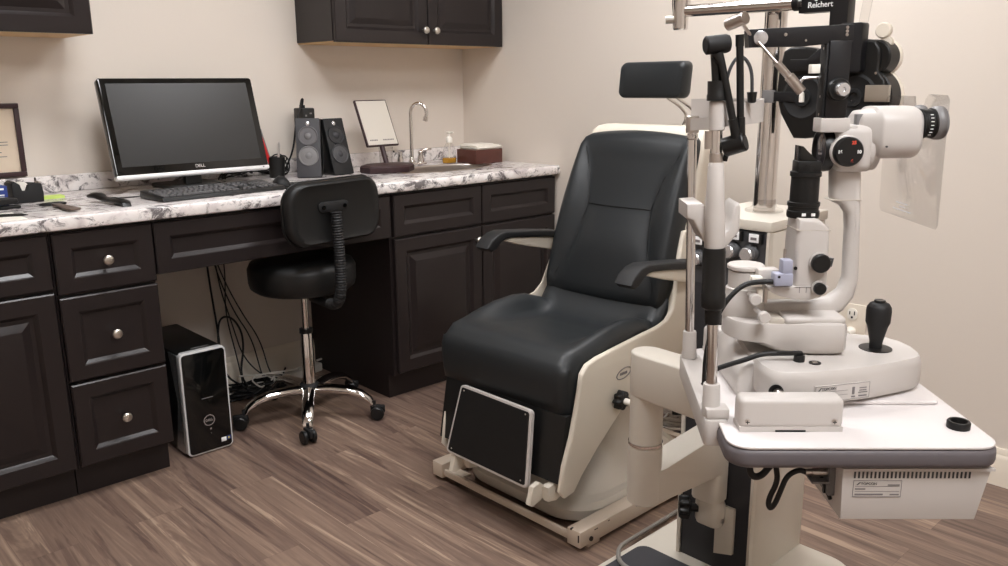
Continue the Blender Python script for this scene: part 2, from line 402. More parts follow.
# countertop with sink cut-out
SX, SY, SA, SB = 2.43, 2.985, .27, .125
ct = thing('countertop', 'white speckled granite-look countertop running along the wall', 'countertop', (1.3, 3.0, .869))
def counter():
    t = bmesh.new()
    outer = [t.verts.new((x, y, .869)) for x, y in ((.225, 2.674), (2.883, 2.674), (2.883, YB-.001), (.225, YB-.001))]
    inner = [t.verts.new((SX+SA*math.cos(2*PI*i/48), SY+SB*math.sin(2*PI*i/48), .869)) for i in range(48)]
    es = [t.edges.new((outer[i], outer[(i+1) % 4])) for i in range(4)]+[t.edges.new((inner[i], inner[(i+1) % 48])) for i in range(48)]
    bmesh.ops.triangle_fill(t, use_beauty=True, use_dissolve=False, edges=es)
    r = bmesh.ops.extrude_face_region(t, geom=t.faces[:])
    for v in r['geom']:
        if isinstance(v, bmesh.types.BMVert): v.co.z = .909
    fe = [e for e in t.edges if all(abs(v.co.y-2.674) < 1e-5 for v in e.verts) and abs(e.verts[0].co.z-e.verts[1].co.z) < 1e-5]
    bmesh.ops.bevel(t, geom=fe, offset=.009, segments=3, profile=.5, affect='EDGES')
    b = B(); b._merge(t); return b
counter().finish('slab', M['granite'], ct, 30)
B().box(.225, 2.883, YB-.020, YB-.001, .9095, .970, .003).finish('backsplash', M['granite'], ct)
# sink bowl
def sink():
    t = thing('sink', 'oval grey sink bowl set into the countertop', 'sink', (SX, SY, .72))
    b = B()
    rings = []
    for k, z in ((.985, .905), (.98, .85), (.93, .80), (.80, .765), (.55, .752), (.05, .748), (.05, .744), (.6, .747), (.85, .76), (.95, .80), (.988, .85), (.993, .905)):
        rings.append([(SX+SA*k*math.cos(2*PI*i/40), SY+SB*k*math.sin(2*PI*i/40), z) for i in range(40)])
    rings.append(rings[0]); b.loft(rings, cap=False).finish('bowl', M['steel'], t, 60)
    b = B(); R4 = []
    for k, z in ((.97, .905), (.985, .911), (1.01, .9125), (1.045, .9118), (1.06, .9096), (.985, .9094)): R4.append([(SX+SA*k*math.cos(2*PI*i/48), SY+SB*(k if k < 1 else 1+(k-1)*1.6)*math.sin(2*PI*i/48), z) for i in range(48)])
    b.loft(R4+[R4[0]], cap=False).finish('rim', M['steel'], t, 60)
    B().lathe([(.022, 0), (.022, .003), (.012, .004), (0, .002)], (SX, SY, .749)).finish('drain', M['chrome'], t)
sink()
# faucet
def faucet():
    y = 3.17; t = thing('faucet', 'chrome gooseneck faucet with two lever handles behind the sink', 'faucet', (2.40, y, .909))
    B().box(2.31, 2.47, y-.028, y+.028, .9095, .925, .006).finish('base_plate', M['chrome'], t)
    x = 2.402; pts = [(x, y, .92), (x, y, 1.0), (x, y, 1.12)]
    r = .038; d = Vector((.62, -.78, 0))
    for i in range(0, 13):
        a = PI-PI*1.13*i/12
        o = Vector((x, y, 1.152))+d*(r+r*math.cos(a))+Vector((0, 0, r*math.sin(a)*1.15)); pts.append(o)
    e = pts[-1]; pts.append(e+(pts[-1]-pts[-2]).normalized()*.012)
    B().tube(pts, .0085, 14).finish('spout', M['chrome'], t, 60)
    B().lathe([(.016, 0), (.016, .012), (.011, .02), (.009, .03), (0, .03)], (x, y, .922)).finish('spout_collar', M['chrome'], t)
    B().cyl(pts[-2], pts[-1]+(pts[-1]-pts[-2])*.6, .0115, .0115).finish('aerator', M['chrome'], t)
    for hx, sx in ((2.335, -1), (2.452, 1)):
        B().lathe([(.017, 0), (.015, .02), (.010, .04), (.012, .048), (.009, .056), (0, .058)], (hx, y, .922)).tube([(hx, y, .972), (hx+sx*.02, y-.012, .982), (hx+sx*.05, y-.02, .984)], [.007, .006, .005], 10).finish('handle', M['chrome'], t, 60)
faucet()
# soap bottle
def soap():
    x, y, z = 2.612, 3.15, .9095
    t = thing('soap_dispenser', 'clear foaming soap bottle with amber soap and white pump beside the sink', 'soap bottle', (x, y, z))
    B().lathe([(.030, 0), (.033, .004), (.033, .03), (.031, .055), (.024, .080), (.014, .094), (.013, .102), (0, .102)], (x, y, z), n=32, squash=(1.15, .85)).finish('bottle', M['clear'], t, 60)
    B().lathe([(.0285, .002), (.0315, .005), (.0315, .026), (0, .026)], (x, y, z), n=32, squash=(1.15, .85)).finish('soap', M['amber'], t, 60)
    B().cyl((x, y, z+.026), (x, y, z+.10), .003).lathe([(.016, .098), (.016, .118), (.012, .124), (.007, .127), (.007, .143), (.013, .145), (.013, .150), (0, .152)], (x, y, z)).box(x-.004, x+.004, y-.034, y, z+.143, z+.150, .002).finish('pump', M['paper'], t, 50)
soap()
# tissue box / paper towels
def tbox():
    x0, x1, y0, y1 = 2.652, 2.822, 3.0, 3.14
    z = .9095; t = thing('towel_box', 'dark brown lidless box holding white paper towels in the counter corner', 'box', ((x0+x1)/2, (y0+y1)/2, z))
    b = B(); h = .066
    b.box(x0, x1, y0, y0+.008, z, z+h, .001).box(x0, x1, y1-.008, y1, z, z+h, .001).box(x0, x0+.008, y0+.008, y1-.008, z, z+h, .001).box(x1-.008, x1, y0+.008, y1-.008, z, z+h, .001).box(x0+.008, x1-.008, y0+.008, y1-.008, z, z+.006)
    b.finish('box', M['boxwood'], t)
    tw = thing('paper_towels', 'stack of folded white paper towels in the brown box', 'paper towels', ((x0+x1)/2, (y0+y1)/2, z+.007))
    b = B(); b.box(x0+.010, x1-.010, y0+.010, y1-.010, z+.0065, z+.072, .003)
    mx_, my_ = (x0+x1)/2, (y0+y1)/2
    for k, (ra, dx, dy, hx_, hy_) in enumerate(((3, 0, -.004, .086, .070), (-4, .006, -.006, .080, .062), (6, -.004, .0, .082, .058), (-2, -.012, .008, .066, .050))): b.box(-hx_, hx_, -hy_, hy_, z+.0725+.0046*k, z+.0768+.0046*k, .002, xf=T(mx_+dx, my_+dy, 0) @ Rz(ra))
    b.finish('stack', M['paper'], tw)
tbox()
# drinking glass by the faucet
x, y, z = 2.325, 3.268, .9095
B().lathe([(.026, 0), (.029, .002), (.034, .088), (.0325, .088), (.0275, .006), (0, .006)], (x, y, z)).finish('drinking_glass', M['clear'], None, 60, loc=(x, y, z))
o = bpy.data.objects['drinking_glass']; tag(o, 'clear drinking glass standing behind the tabletop mirror', 'glass')

CT = .9095
# ------------------------------------------------------------------ monitor
def monitor():
    t = thing('monitor', 'wide black flat-screen monitor with silver lower lip on the counter', 'monitor', (1.335, 3.19, CT))
    f = T(1.335, 3.085, .968) @ Matrix.Rotation(math.radians(-16), 4, 'X')   # local: x right, z up along the panel, -y to the viewer
    w, h = .292, .357
    b = B(f); b.prism(rrect(-w, w, 0, h, .012), 0, .030, 'xz', .004); b.prism(rrect(-w+.05, w-.05, .04, h-.04, .03), .030, .055, 'xz', .01)
    b.finish('casing', M['gloss'], t)
    b = B(f); b.box(-w+.026, w-.026, -.0006, .004, .036, h-.020); b.finish('screen', M['screen'], t)
    b = B(f); b.prism(rrect(-w-.001, w+.001, -.008, .007, .005), -.005, .026, 'xz', .003); b.finish('lower_trim', M['bezel'], t)['label'] = 'silver strip along the bottom edge'
    text('logo', 'DELL', .017, f @ Vector((0.015, -.0012, .023)), f.to_3x3() @ Vector((1, 0, 0)), f.to_3x3() @ Vector((0, 0, 1)), M['silver'], t, bold=.0004)
    b = B(f); b.box(w-.028, w-.022, -.0055, -.004, -.002, .003); b.finish('power_button', M['grey'], t)
    b = B(); b.prism([(3.120, CT+.006), (3.150, CT+.006), (3.165, CT+.16), (3.135, CT+.16)], 1.335-.032, 1.335+.032, 'yz', .004); b.finish('neck', M['black'], t)
    B().prism(rrect(1.335-.11, 1.335+.11, 3.10, 3.29, .04), CT, CT+.012, 'xy', .004).finish('foot', M['black'], t)
monitor()
# ------------------------------------------------------------------ keyboard
def keyboard():
    cx, cy, rz = 1.297, 2.862, math.radians(4)
    t = thing('keyboard', 'black full-size computer keyboard in front of the monitor', 'keyboard', (cx, cy, CT), rz)
    f = T(cx, cy, CT) @ Matrix.Rotation(rz, 4, 'Z')
    b = B(f); b.prism([(-.085, .002), (-.08, .014), (.06, .024), (.084, .026), (.088, .008), (.085, .002)], -.232, .232, 'yz', .003); b.finish('case', M['black'], t)
    g = f @ T(0, 0, .0155) @ Matrix.Rotation(math.radians(4), 4, 'X')
    def key(b, x0, x1, y0, y1):
        z0, z1, i = .0, .0085, .0022
        b.loft([[(x0, y0, z0), (x1, y0, z0), (x1, y1, z0), (x0, y1, z0)], [(x0+i, y0+i, z1), (x1-i, y0+i, z1), (x1-i, y1-i*.4, z1), (x0+i, y1-i*.4, z1)]])
    p = .0188
    ks = []
    for row, (y, n, st, xs) in enumerate(((-.066, 0, 0, None), (-.047, 11, .022, None), (-.028, 11, .014, None), (-.009, 12, .010, None), (.010, 13, 0, None), (.040, 12, .0, None))):
        if row == 0: ks += [(-.222, -.200, y), (-.199, -.177, y), (-.176, -.154, y), (-.153, -.040, y), (-.039, -.017, y), (-.016, .006, y), (.007, .029, y), (.030, .058, y)]
        else:
            x = -.222
            if st: ks.append((x, x+p+st-.001, y)); x += p+st
            for k in range(n):
                ks.append((x, x+p-.0012, y)); x += p+(0.005 if row == 5 and k % 4 == 0 else 0)
            ks.append((x, .058, y))
    for row, y in enumerate((-.066, -.047, -.028, -.009, .010, .040)):
        for k in range(3):
            if not (row == 2 or (row == 1 and k != 1)): ks.append((.070+k*p, .070+k*p+p-.0012, y))
        if row < 5:
            for k in range(4): ks.append((.138+k*p, .138+k*p+p-.0012, y))
    b = B(g)
    for x0, x1, y in ks: key(b, x0+.0008, x1-.0008, y, y+.0166)
    o = b.finish('keys', M['keycap'], t, 30)
    B(f).tube([(-.10, .086, .012), (-.10, .13, .006), (-.05, .20, .006), (.0, .26, .006)], .0022, 8, 2).finish('cord', M['cable'], t)
keyboard()
# ------------------------------------------------------------------ mouse and pad
def mouse():
    x, y = 1.575, 2.90
    o = B().prism(rrect(1.515, 1.68, 2.80, 2.965, .015), CT, CT+.003, 'xy').finish('mouse_pad', M['black'], None, loc=(1.6, 2.88, CT))
    tag(o, 'thin black mouse pad lying right of the keyboard', 'mouse pad')
    t = thing('computer_mouse', 'black computer mouse on its pad at the right end of the keyboard', 'computer mouse', (x, y, CT+.003), math.radians(-20))
    f = T(x, y, CT+.0033) @ Rz(-20)
    rings = []
    for s, w, h in ((-.054, .012, .010), (-.05, .022, .018), (-.035, .029, .030), (-.01, .030, .036), (.02, .029, .033), (.042, .025, .022), (.053, .015, .012)):
        rings.append([(w*math.cos(a), s, max(0, h*math.sin(a))) for a in [PI*k/12 for k in range(13)]])
    B(f).loft(rings).finish('body', M['matte'], t, 50)
    B(f).cyl((-.004, .033, .024), (.004, .033, .024), .008).finish('scroll_wheel', M['grey'], t)
mouse()
# ------------------------------------------------------------------ handset
def handset():
    x, y = .942, 2.862
    t = thing('handset', 'black two-lobed handheld device with a thin cord lying on the counter', 'handset', (x, y, CT))
    pts = [(-.04, .12, .030, .020), (-.035, .10, .036, .026), (-.025, .075, .034, .026), (-.012, .045, .020, .022), (0, .01, .022, .020), (.01, -.03, .028, .022), (.018, -.07, .030, .022), (.024, -.105, .024, .018), (.027, -.12, .012, .012)]
    rings = []
    for px, py, w, h in pts:
        lift = .012 if py > .05 else .004
        rings.append([(x+(px+w*math.cos(a))*.62, y+py*.85, CT+lift+h*.40+h*.40*math.sin(a)) for a in [2*PI*k/18 for k in range(18)]])
    B().loft(rings).finish('body', M['black'], t, 50)
    B().prism([(-.11, .0), (-.02, .0), (-.03, .012), (-.10, .012)], x-.002, x+.026, 'yz', .003, xf=T(0, y, CT)).finish('underside', M['black'], t)
    B().box(x+.002, x+.020, y-.065, y-.040, CT+.0235, CT+.0255, .001).finish('button', M['dkgrey'], t)
    B().tube([(x-.03, y+.12, CT+.02), (x+.03, y+.16, CT+.003), (x+.10, y+.10, CT+.003), (x+.16, y+.12, CT+.003), (x+.25, y+.2, CT+.003)], .0018, 8, 2).finish('cord', M['cable'], t)
handset()
# ------------------------------------------------------------------ tape dispenser
def tape():
    x, y = .757, 3.12
    t = thing('tape_dispenser', 'black desktop tape dispenser with a white tape roll', 'tape dispenser', (x, y, CT), math.radians(8))
    f = T(x, y, CT) @ Rz(8)
    prof = [(-.046, 0), (.046, 0), (.048, .030), (.044, .060), (.018, .064), (.004, .058), (-.004, .040), (-.018, .040), (-.024, .062), (-.040, .074), (-.050, .068), (-.050, .030)]
    B(f).prism(prof, -.030, .030, 'xz', .004, 3).finish('body', M['matte'], t)
    B(f).cyl((-.010, -.010, .048), (-.010, .010, .048), .021).finish('tape_roll', M['paper'], t)
    B(f).box(.040, .048, -.013, .013, .058, .066).finish('cutter', M['steel'], t)
tape()
p = B(); p.tube([(.815, 3.20, CT+.004), (.822, 3.235, CT+.035), (.838, 3.30, CT+.06)], [.005, .005, .003], 10)
tag(p.finish('pen', M['black'], None, 60, loc=(.82, 3.2, CT)), 'black pen leaning up against the backsplash beside the tape dispenser', 'pen')
# sticky notes, tool, stapler, card, paper
b = B(); b.prism(rrect(.79, .885, 3.145, 3.20, .003), CT, CT+.008, 'xy')
tag(b.finish('sticky_notes', M['note'], None, loc=(.84, 3.17, CT)), 'yellow-green sticky note pad at the foot of the backsplash', 'notes')
def tool():
    x, y = .78, 2.85
    t = thing('hand_tool', 'black oval-headed tool with flat brown handle near the counter edge', 'tool', (x, y, CT))
    f = T(.79, 2.945, CT) @ Rz(-8) @ Matrix.Scale(.68, 4)
    rings = []
    for s, w, h in ((-.058, .004, .008), (-.045, .012, .016), (-.015, .018, .02), (.02, .018, .02), (.045, .012, .016), (.058, .004, .008)):
        rings.append([(s, w*math.cos(a), .011+h*.5*math.sin(a)) for a in [2*PI*k/14 for k in range(14)]])
    B(f).loft(rings).finish('head', M['black'], t, 60)
    B(T(.795, 2.935, CT) @ Rz(-88)).prism([(0, -.012), (.06, -.013), (.165, -.020), (.175, -.014), (.175, .014), (.165, .020), (.06, .013), (0, .012)], .004, .010, 'xy', .001).finish('handle', M['toolbrown'], t)['label'] = 'flat brown handle'
tool()
def stapler():
    t = thing('stapler', 'black stapler lying at the left edge of the counter', 'stapler', (.64, 2.985, CT))
    f = T(.635, 2.985, CT) @ Rz(6)
    B(f).box(-.075, .07, -.017, .017, 0, .009, .003).finish('base', M['black'], t)
    B(f).prism([(-.07, .012), (.06, .014), (.066, .02), (.064, .03), (.04, .036), (-.05, .036), (-.07, .028)], -.015, .015, 'xz', .005, 3).finish('arm', M['black'], t)
stapler()
def card():
    t = thing('card_box', 'small blue box printed with white lines at the left counter end', 'card box', (.60, 3.02, CT))
    f = T(.618, 3.0, CT) @ Rz(4)
    B(f).box(-.055, .062, 0, .045, 0, .070, .001).finish('box', M['bluecard'], t)
    b = B(f)
    for z, x0, h in ((.058, -.03, .006), (.040, .01, .004), (.030, .016, .007), (.021, .0, .003), (.010, -.02, .003)): b.box(x0, .052, -.0006, .0002, z, z+h)
    b.finish('print', M['inkwhite'], t)
card()
b = B(); b.box(.40, .655, 2.70, 2.88, CT, CT+.0012, xf=None)
tag(b.finish('paper_sheet', M['paper'], None, loc=(.53, 2.79, CT)), 'white paper sheet at the left front edge of the counter', 'paper')
p = B(); p.tube([(.56, 2.82, CT+.006), (.655, 2.776, CT+.0055), (.672, 2.768, CT+.004)], [.0045, .0045, .001], 10)
tag(p.finish('pen', M['black'], None, 60, loc=(.62, 2.8, CT)), 'black pen lying on the white paper at the counter front', 'pen')

# ------------------------------------------------------------------ certificate on the wall
def certificate():
    x0, x1, z0, z1 = .49, .827, .975, 1.228
    t = thing('certificate_frame', 'thin black-framed certificate hung above the left counter end', 'frame', ((x0+x1)/2, YB-.01, z0))
    b = B(); w = .017
    for a in ((x0, x1, z0, z0+w), (x0, x1, z1-w, z1), (x0, x0+w, z0+w, z1-w), (x1-w, x1, z0+w, z1-w)): b.box(a[0], a[1], YB-.018, YB-.0005, a[2], a[3], .002)
    b.finish('frame', M['brownwood'], t)
    B().box(x0+w, x1-w, YB-.008, YB-.0005, z0+w, z1-w).finish('certificate', M['certpaper'], t)
    b = B()
    for z, q in ((1.12, .12), (1.095, .16), (1.085, .16), (1.06, .13), (1.045, .15), (1.02, .1)): b.box(.66-q, .66+q*.75, YB-.0088, YB-.0078, z, z+.0025)
    b.finish('print', M['ink'], t)
certificate()

# ------------------------------------------------------------------ pen cup and clutter behind the monitor
def pencup():
    x, y = 1.718, 3.19
    t = thing('pen_cup', 'black open pen cup behind the right edge of the monitor', 'pen cup', (x, y, CT))
    B().lathe([(.030, 0), (.036, .085), (.034, .085), (.0285, .005), (0, .005)], (x, y, CT)).finish('pen_cup_body', M['black'], t, 60)
    def stick(name, lab, mat, dx, dy, L, r=.0045):
        a = Vector((x+dx*.22, y+dy*.22, CT+.008)); e = a+Vector((dx, dy, L))
        tag(B().tube([a, a*.08+e*.92, e], [r, r, r*.4], 10).finish(name, mat, None, 60, loc=tuple(a)), lab, 'pen')
    stick('pen', 'red pen standing in the black pen cup', M['red'], -.055, .005, .185, .007)
    stick('pen', 'grey pen standing in the black pen cup behind the red one', M['grey'], -.042, .03, .205, .007)
    stick('pen', 'slim pale pen standing upright at the right of the pen cup', M['steel'], .02, .01, .135)
pencup()
def clutter():
    b = B(); rnd = random.Random(3)
    for k in range(10):
        pts = [(1.50+rnd.random()*.05, 3.27+rnd.random()*.05, CT+.004)]
        for q in range(4): pts.append((1.52+q*.045+rnd.random()*.04, 3.25+rnd.random()*.07, CT+.006+rnd.random()*.05))
        pts.append((1.76, 3.27, CT+.004)); b.tube(pts, .0032, 8, 2)
    for k in range(9):
        x0 = 1.735+rnd.random()*.03; pts = [(x0, 3.235+rnd.random()*.03, CT+.004)]
        for q in range(6): pts.append((1.725+rnd.random()*.075, 3.20+rnd.random()*.09, CT+.006+rnd.random()*.085))
        pts.append((1.76, 3.30, CT+.004)); b.tube(pts, .0028, 8, 2)
    tag(b.finish('cable_bundle', M['cable'], None, 60, loc=(1.765, 3.24, CT)), 'tangle of thin black cables between pen cup and left speaker', 'cables', kind='stuff')
clutter()
# ------------------------------------------------------------------ speakers
def speaker(x, y, rz, lab, dark, tilt=10):
    t = thing('speaker', lab, 'speaker', (x, y, CT), math.radians(rz), 'pair of computer speakers')
    f = T(x, y, CT+.002) @ Rz(rz) @ Matrix.Rotation(math.radians(-tilt), 4, 'X')
    w, h, d = .049, .243, .105
    sn, cs = h*math.sin(math.radians(tilt)), h*math.cos(math.radians(tilt))
    b = B(T(x, y, CT) @ Rz(rz)); b.prism([(.006, .001), (d, .001), (d+sn*.75, cs-.004), (.006+sn, cs-.001)], -w, w, 'yz', .003); b.finish('cabinet', M['black'], t)
    b = B(f); b.prism(rrect(-w, w, .001, h, .004), 0, .006, 'xz', .0015); b.finish('front_panel', M['matte'] if dark else M['spkface'], t)
    for z, r, m in ((h-.072, .036, 'cone_dk' if dark else 'cone_grey'), (h-.154, .037, 'dkgrey' if dark else 'grey')):
        c = f @ Vector((0, -.0005, z)); ax = f.to_3x3() @ Vector((0, -1, 0))
        o = B().lathe([(r+.004, 0), (r+.003, .003), (r, .003), (r*.92, -.001+.0015), (r*.45, .0006 if z > h-.1 else .0028), (r*.42, .002), (r*.25, .0046), (0, .0054)], c, ax, 36).finish('driver', M[m], t, 30)
        B().lathe([(r*.32, .0035), (r*.22, .006), (0, .0068)], c, ax, 24).finish('dust_cap', M['spkface' if dark else 'grey'], o, 60)
    B(f).ball((0, -.001, h-.022), .0085, 14, (1, .35, 1.2)).finish('badge', M['silver'], t, 60)
speaker(1.795, 3.065, -36, 'grey-fronted speaker, left of the two beside the monitor', False, 12)
speaker(1.965, 3.065, 2, 'black-fronted speaker, right of the two, turned toward the mirror', True, 17)
def adapter():
    t = thing('adapter_box', 'black box with a cord looped on top standing behind the left speaker', 'box', (1.915, 3.28, CT))
    B().box(1.888, 1.946, 3.245, 3.325, CT, 1.186, .006).finish('box', M['black'], t)
    B().box(1.920, 1.930, 3.244, 3.246, 1.160, 1.166).box(1.898, 1.906, 3.244, 3.246, 1.150, 1.158).finish('socket', M['grey'], t)
    B().cyl((1.90, 3.27, 1.186), (1.90, 3.27, 1.198), .012).tube([(1.90, 3.27, 1.195), (1.905, 3.265, 1.225), (1.893, 3.262, 1.222), (1.872, 3.24, 1.185), (1.838, 3.225, 1.12), (1.83, 3.24, 1.02), (1.80, 3.25, .95), (1.79, 3.27, CT+.004)], .004, 10, 2).finish('cord', M['cable'], t, 60)
adapter()
# ------------------------------------------------------------------ tabletop mirror / sign
def mirror():
    t = thing('tabletop_mirror', 'tilted tabletop mirror with thin dark frame on a brown wooden base', 'mirror', (2.172, 3.045, CT))
    f = T(2.197, 3.10, 1.018) @ Matrix.Rotation(math.radians(-25), 4, 'X')
    w, h = .084, .218
    B(f).prism(rrect(-w, w, 0, h, .003), .001, .014, 'xz', .002).finish('frame', M['brownwood'], t)
    B(f).box(-w+.006, w-.006, -.0008, .002, .006, h-.006).finish('panel', M['mirrorface'], t)['label'] = 'pale glossy face panel'
    b = B(f)
    for x0, n in ((-.065, 5), (.005, 7)):
        for k in range(n): b.box(x0+k*.0085, x0+k*.0085+.006, -.0013, -.0005, .024, .030)
    b.finish('print', M['ink'], t)
    B().cyl((2.190, 3.075, CT+.03), (2.196, 3.128, 1.05), .011).finish('post', M['brownwood'], t)
    b = B(); b.loft([[(2.172+.122*k*math.cos(2*PI*i/8+PI/8), 3.045+.095*k*math.sin(2*PI*i/8+PI/8), CT+z) for i in range(8)] for k, z in ((1.02, 0), (1.05, .006), (1.05, .024), (.98, .032), (.3, .036))])
    b.finish('base', M['brownwood'], t, 30)
mirror()

# ------------------------------------------------------------------ computer tower
def tower():
    x0, x1, y0, y1, h = 1.070, 1.238, 2.762, 3.17, .385
    t = thing('computer_tower', 'black computer tower on the floor under the counter', 'computer', (1.154, 2.96, 0))
    b = B(); b.box(x0+.004, x1-.004, y0+.02, y1, .006, h-.003, .004); b.finish('case', M['black'], t)
    b = B()
    b.prism(rrect(x0, x1, .004, h, .018), y0+.002, y0+.03, 'xz', .003); b.finish('bezel', M['bezel'], t)
    B().prism(rrect(x0+.0065, x1-.0065, .0105, h-.0065, .012), y0-.002, y0+.02, 'xz', .002).finish('front_door', M['gloss'], t)
    b = B(); b.prism([(y0+.03, .01), (y0+.10, .01), (y0+.055, .2), (y0+.10, h-.01), (y0+.03, h-.01)], x0+.001, x0+.004, 'yz'); b.finish('side_trim', M['silver'], t)
    cx = (x0+x1)/2; cz = .125
    B().lathe([(.0205, 0), (.0205, .0012), (.0175, .0012), (.0175, 0)], (cx, y0-.0018, cz), (0, -1, 0), 36).finish('badge_ring', M['silver'], t)
    text('logo', 'DELL', .0125, (cx, y0-.0026, cz), (1, 0, 0), (0, 0, 1), M['silver'], t, bold=.0004)
    B().cyl((cx+.003, y0-.0032, .092), (cx+.003, y0-.0015, .092), .0035).cyl((cx+.003, y0-.0032, .075), (cx+.003, y0-.0015, .075), .0015).finish('button', M['silver'], t)
    B().box(cx-.02, cx+.02, y0-.0032, y0-.0015, .208, .2105).finish('slot_line', M['grey'], t)
    B().box(x1-.046, x1-.027, y0-.0032, y0-.0015, .030, .046, .001).finish('sticker', M['inkwhite'], t)['label'] = 'white sticker'
    B().box(x1-.026, x1-.010, y0-.0032, y0-.0015, .033, .047, .001).finish('sticker', M['bluecard'], t)['label'] = 'blue sticker'
    B().cyl((x1-.018, y0-.0038, .040), (x1-.018, y0-.003, .040), .004).finish('sticker_emblem', M['yellow'], t)
    B().box(cx-.02, cx+.045, y0+.05, y0+.056, h-.004, h-.0015).finish('top_seam', M['grey'], t)
tower()
# ------------------------------------------------------------------ cables in the knee space
def floorcables():
    rnd = random.Random(11)
    runs = [[(1.440, 3.33, .70), (1.442, 3.32, .5), (1.455, 3.3, .25), (1.430, 3.24, .10), (1.520, 3.2, .03)],
            [(1.455, 3.33, .70), (1.470, 3.32, .55), (1.530, 3.31, .35), (1.600, 3.3, .22), (1.605, 3.25, .08), (1.600, 3.2, .02)],
            [(1.450, 3.33, .70), (1.500, 3.32, .5), (1.570, 3.31, .33), (1.640, 3.3, .2), (1.645, 3.25, .06), (1.660, 3.2, .02)],
            [(1.460, 3.33, .70), (1.510, 3.32, .62), (1.515, 3.32, .5), (1.490, 3.3, .35), (1.510, 3.26, .15), (1.500, 3.2, .03)],
            [(1.400, 3.2, .02), (1.440, 3.28, .28), (1.470, 3.3, .34), (1.530, 3.3, .32), (1.560, 3.28, .22), (1.500, 3.24, .06), (1.560, 3.18, .015)],
            [(1.475, 3.33, .70), (1.480, 3.32, .48), (1.520, 3.31, .30), (1.550, 3.28, .12), (1.650, 3.2, .02)]]
    for k, r in enumerate(runs):
        lab = ['thick black cable hanging straight beside the computer tower', 'black cable slanting down the wall, left of the slanted pair', 'black cable slanting down the wall, right of the slanted pair', 'thin black cable bowing right high on the wall under the counter', 'black cable looped into an arch above the floor tangle', 'thin black cable hanging through the crossing cables under the counter'][k]
        tag(B().tube(r, .0045 if k in (0, 4) else .003, 8, 3).finish('hanging_cable', M['cable'], None, 60, loc=r[-1][:2]+(0,)), lab, 'cable', 'cables hanging in the knee space')
    b = B()
    for k in range(16):
        pts = [(1.36+rnd.random()*.38, 3.10+rnd.random()*.18, .008+rnd.random()*.05) for _ in range(6)]
        b.tube(pts, .0045, 8, 2)
    tag(b.finish('cable_tangle', M['cable'], None, 60, loc=(1.55, 3.2, 0)), 'heap of black cables on the floor behind the task stool', 'cables', kind='stuff')
    b = B()
    for k in range(5):
        pts = [(1.42+rnd.random()*.32, 3.08+rnd.random()*.15, .02+rnd.random()*.07) for _ in range(5)]
        b.tube(pts, .0035, 8, 2)
    tag(b.finish('white_cables', M['cablew'], None, 60, loc=(1.58, 3.15, 0)), 'white cables lying in the floor heap behind the task stool', 'cables', kind='stuff')
    t = thing('power_strip', 'white power strip lying against the baseboard by the task stool', 'power strip', (1.83, 3.25, 0))
    B(T(1.80, 3.25, 0) @ Rz(14)).box(-.11, .11, -.025, .025, 0.002, .04, .006).finish('body', M['cablew'], t)
    B(T(1.80, 3.25, 0) @ Rz(14)).box(.10, .13, -.004, .004, .045, .052).box(-.02, .0, -.01, .01, .04, .043).finish('switch', M['cablew'], t)
floorcables()

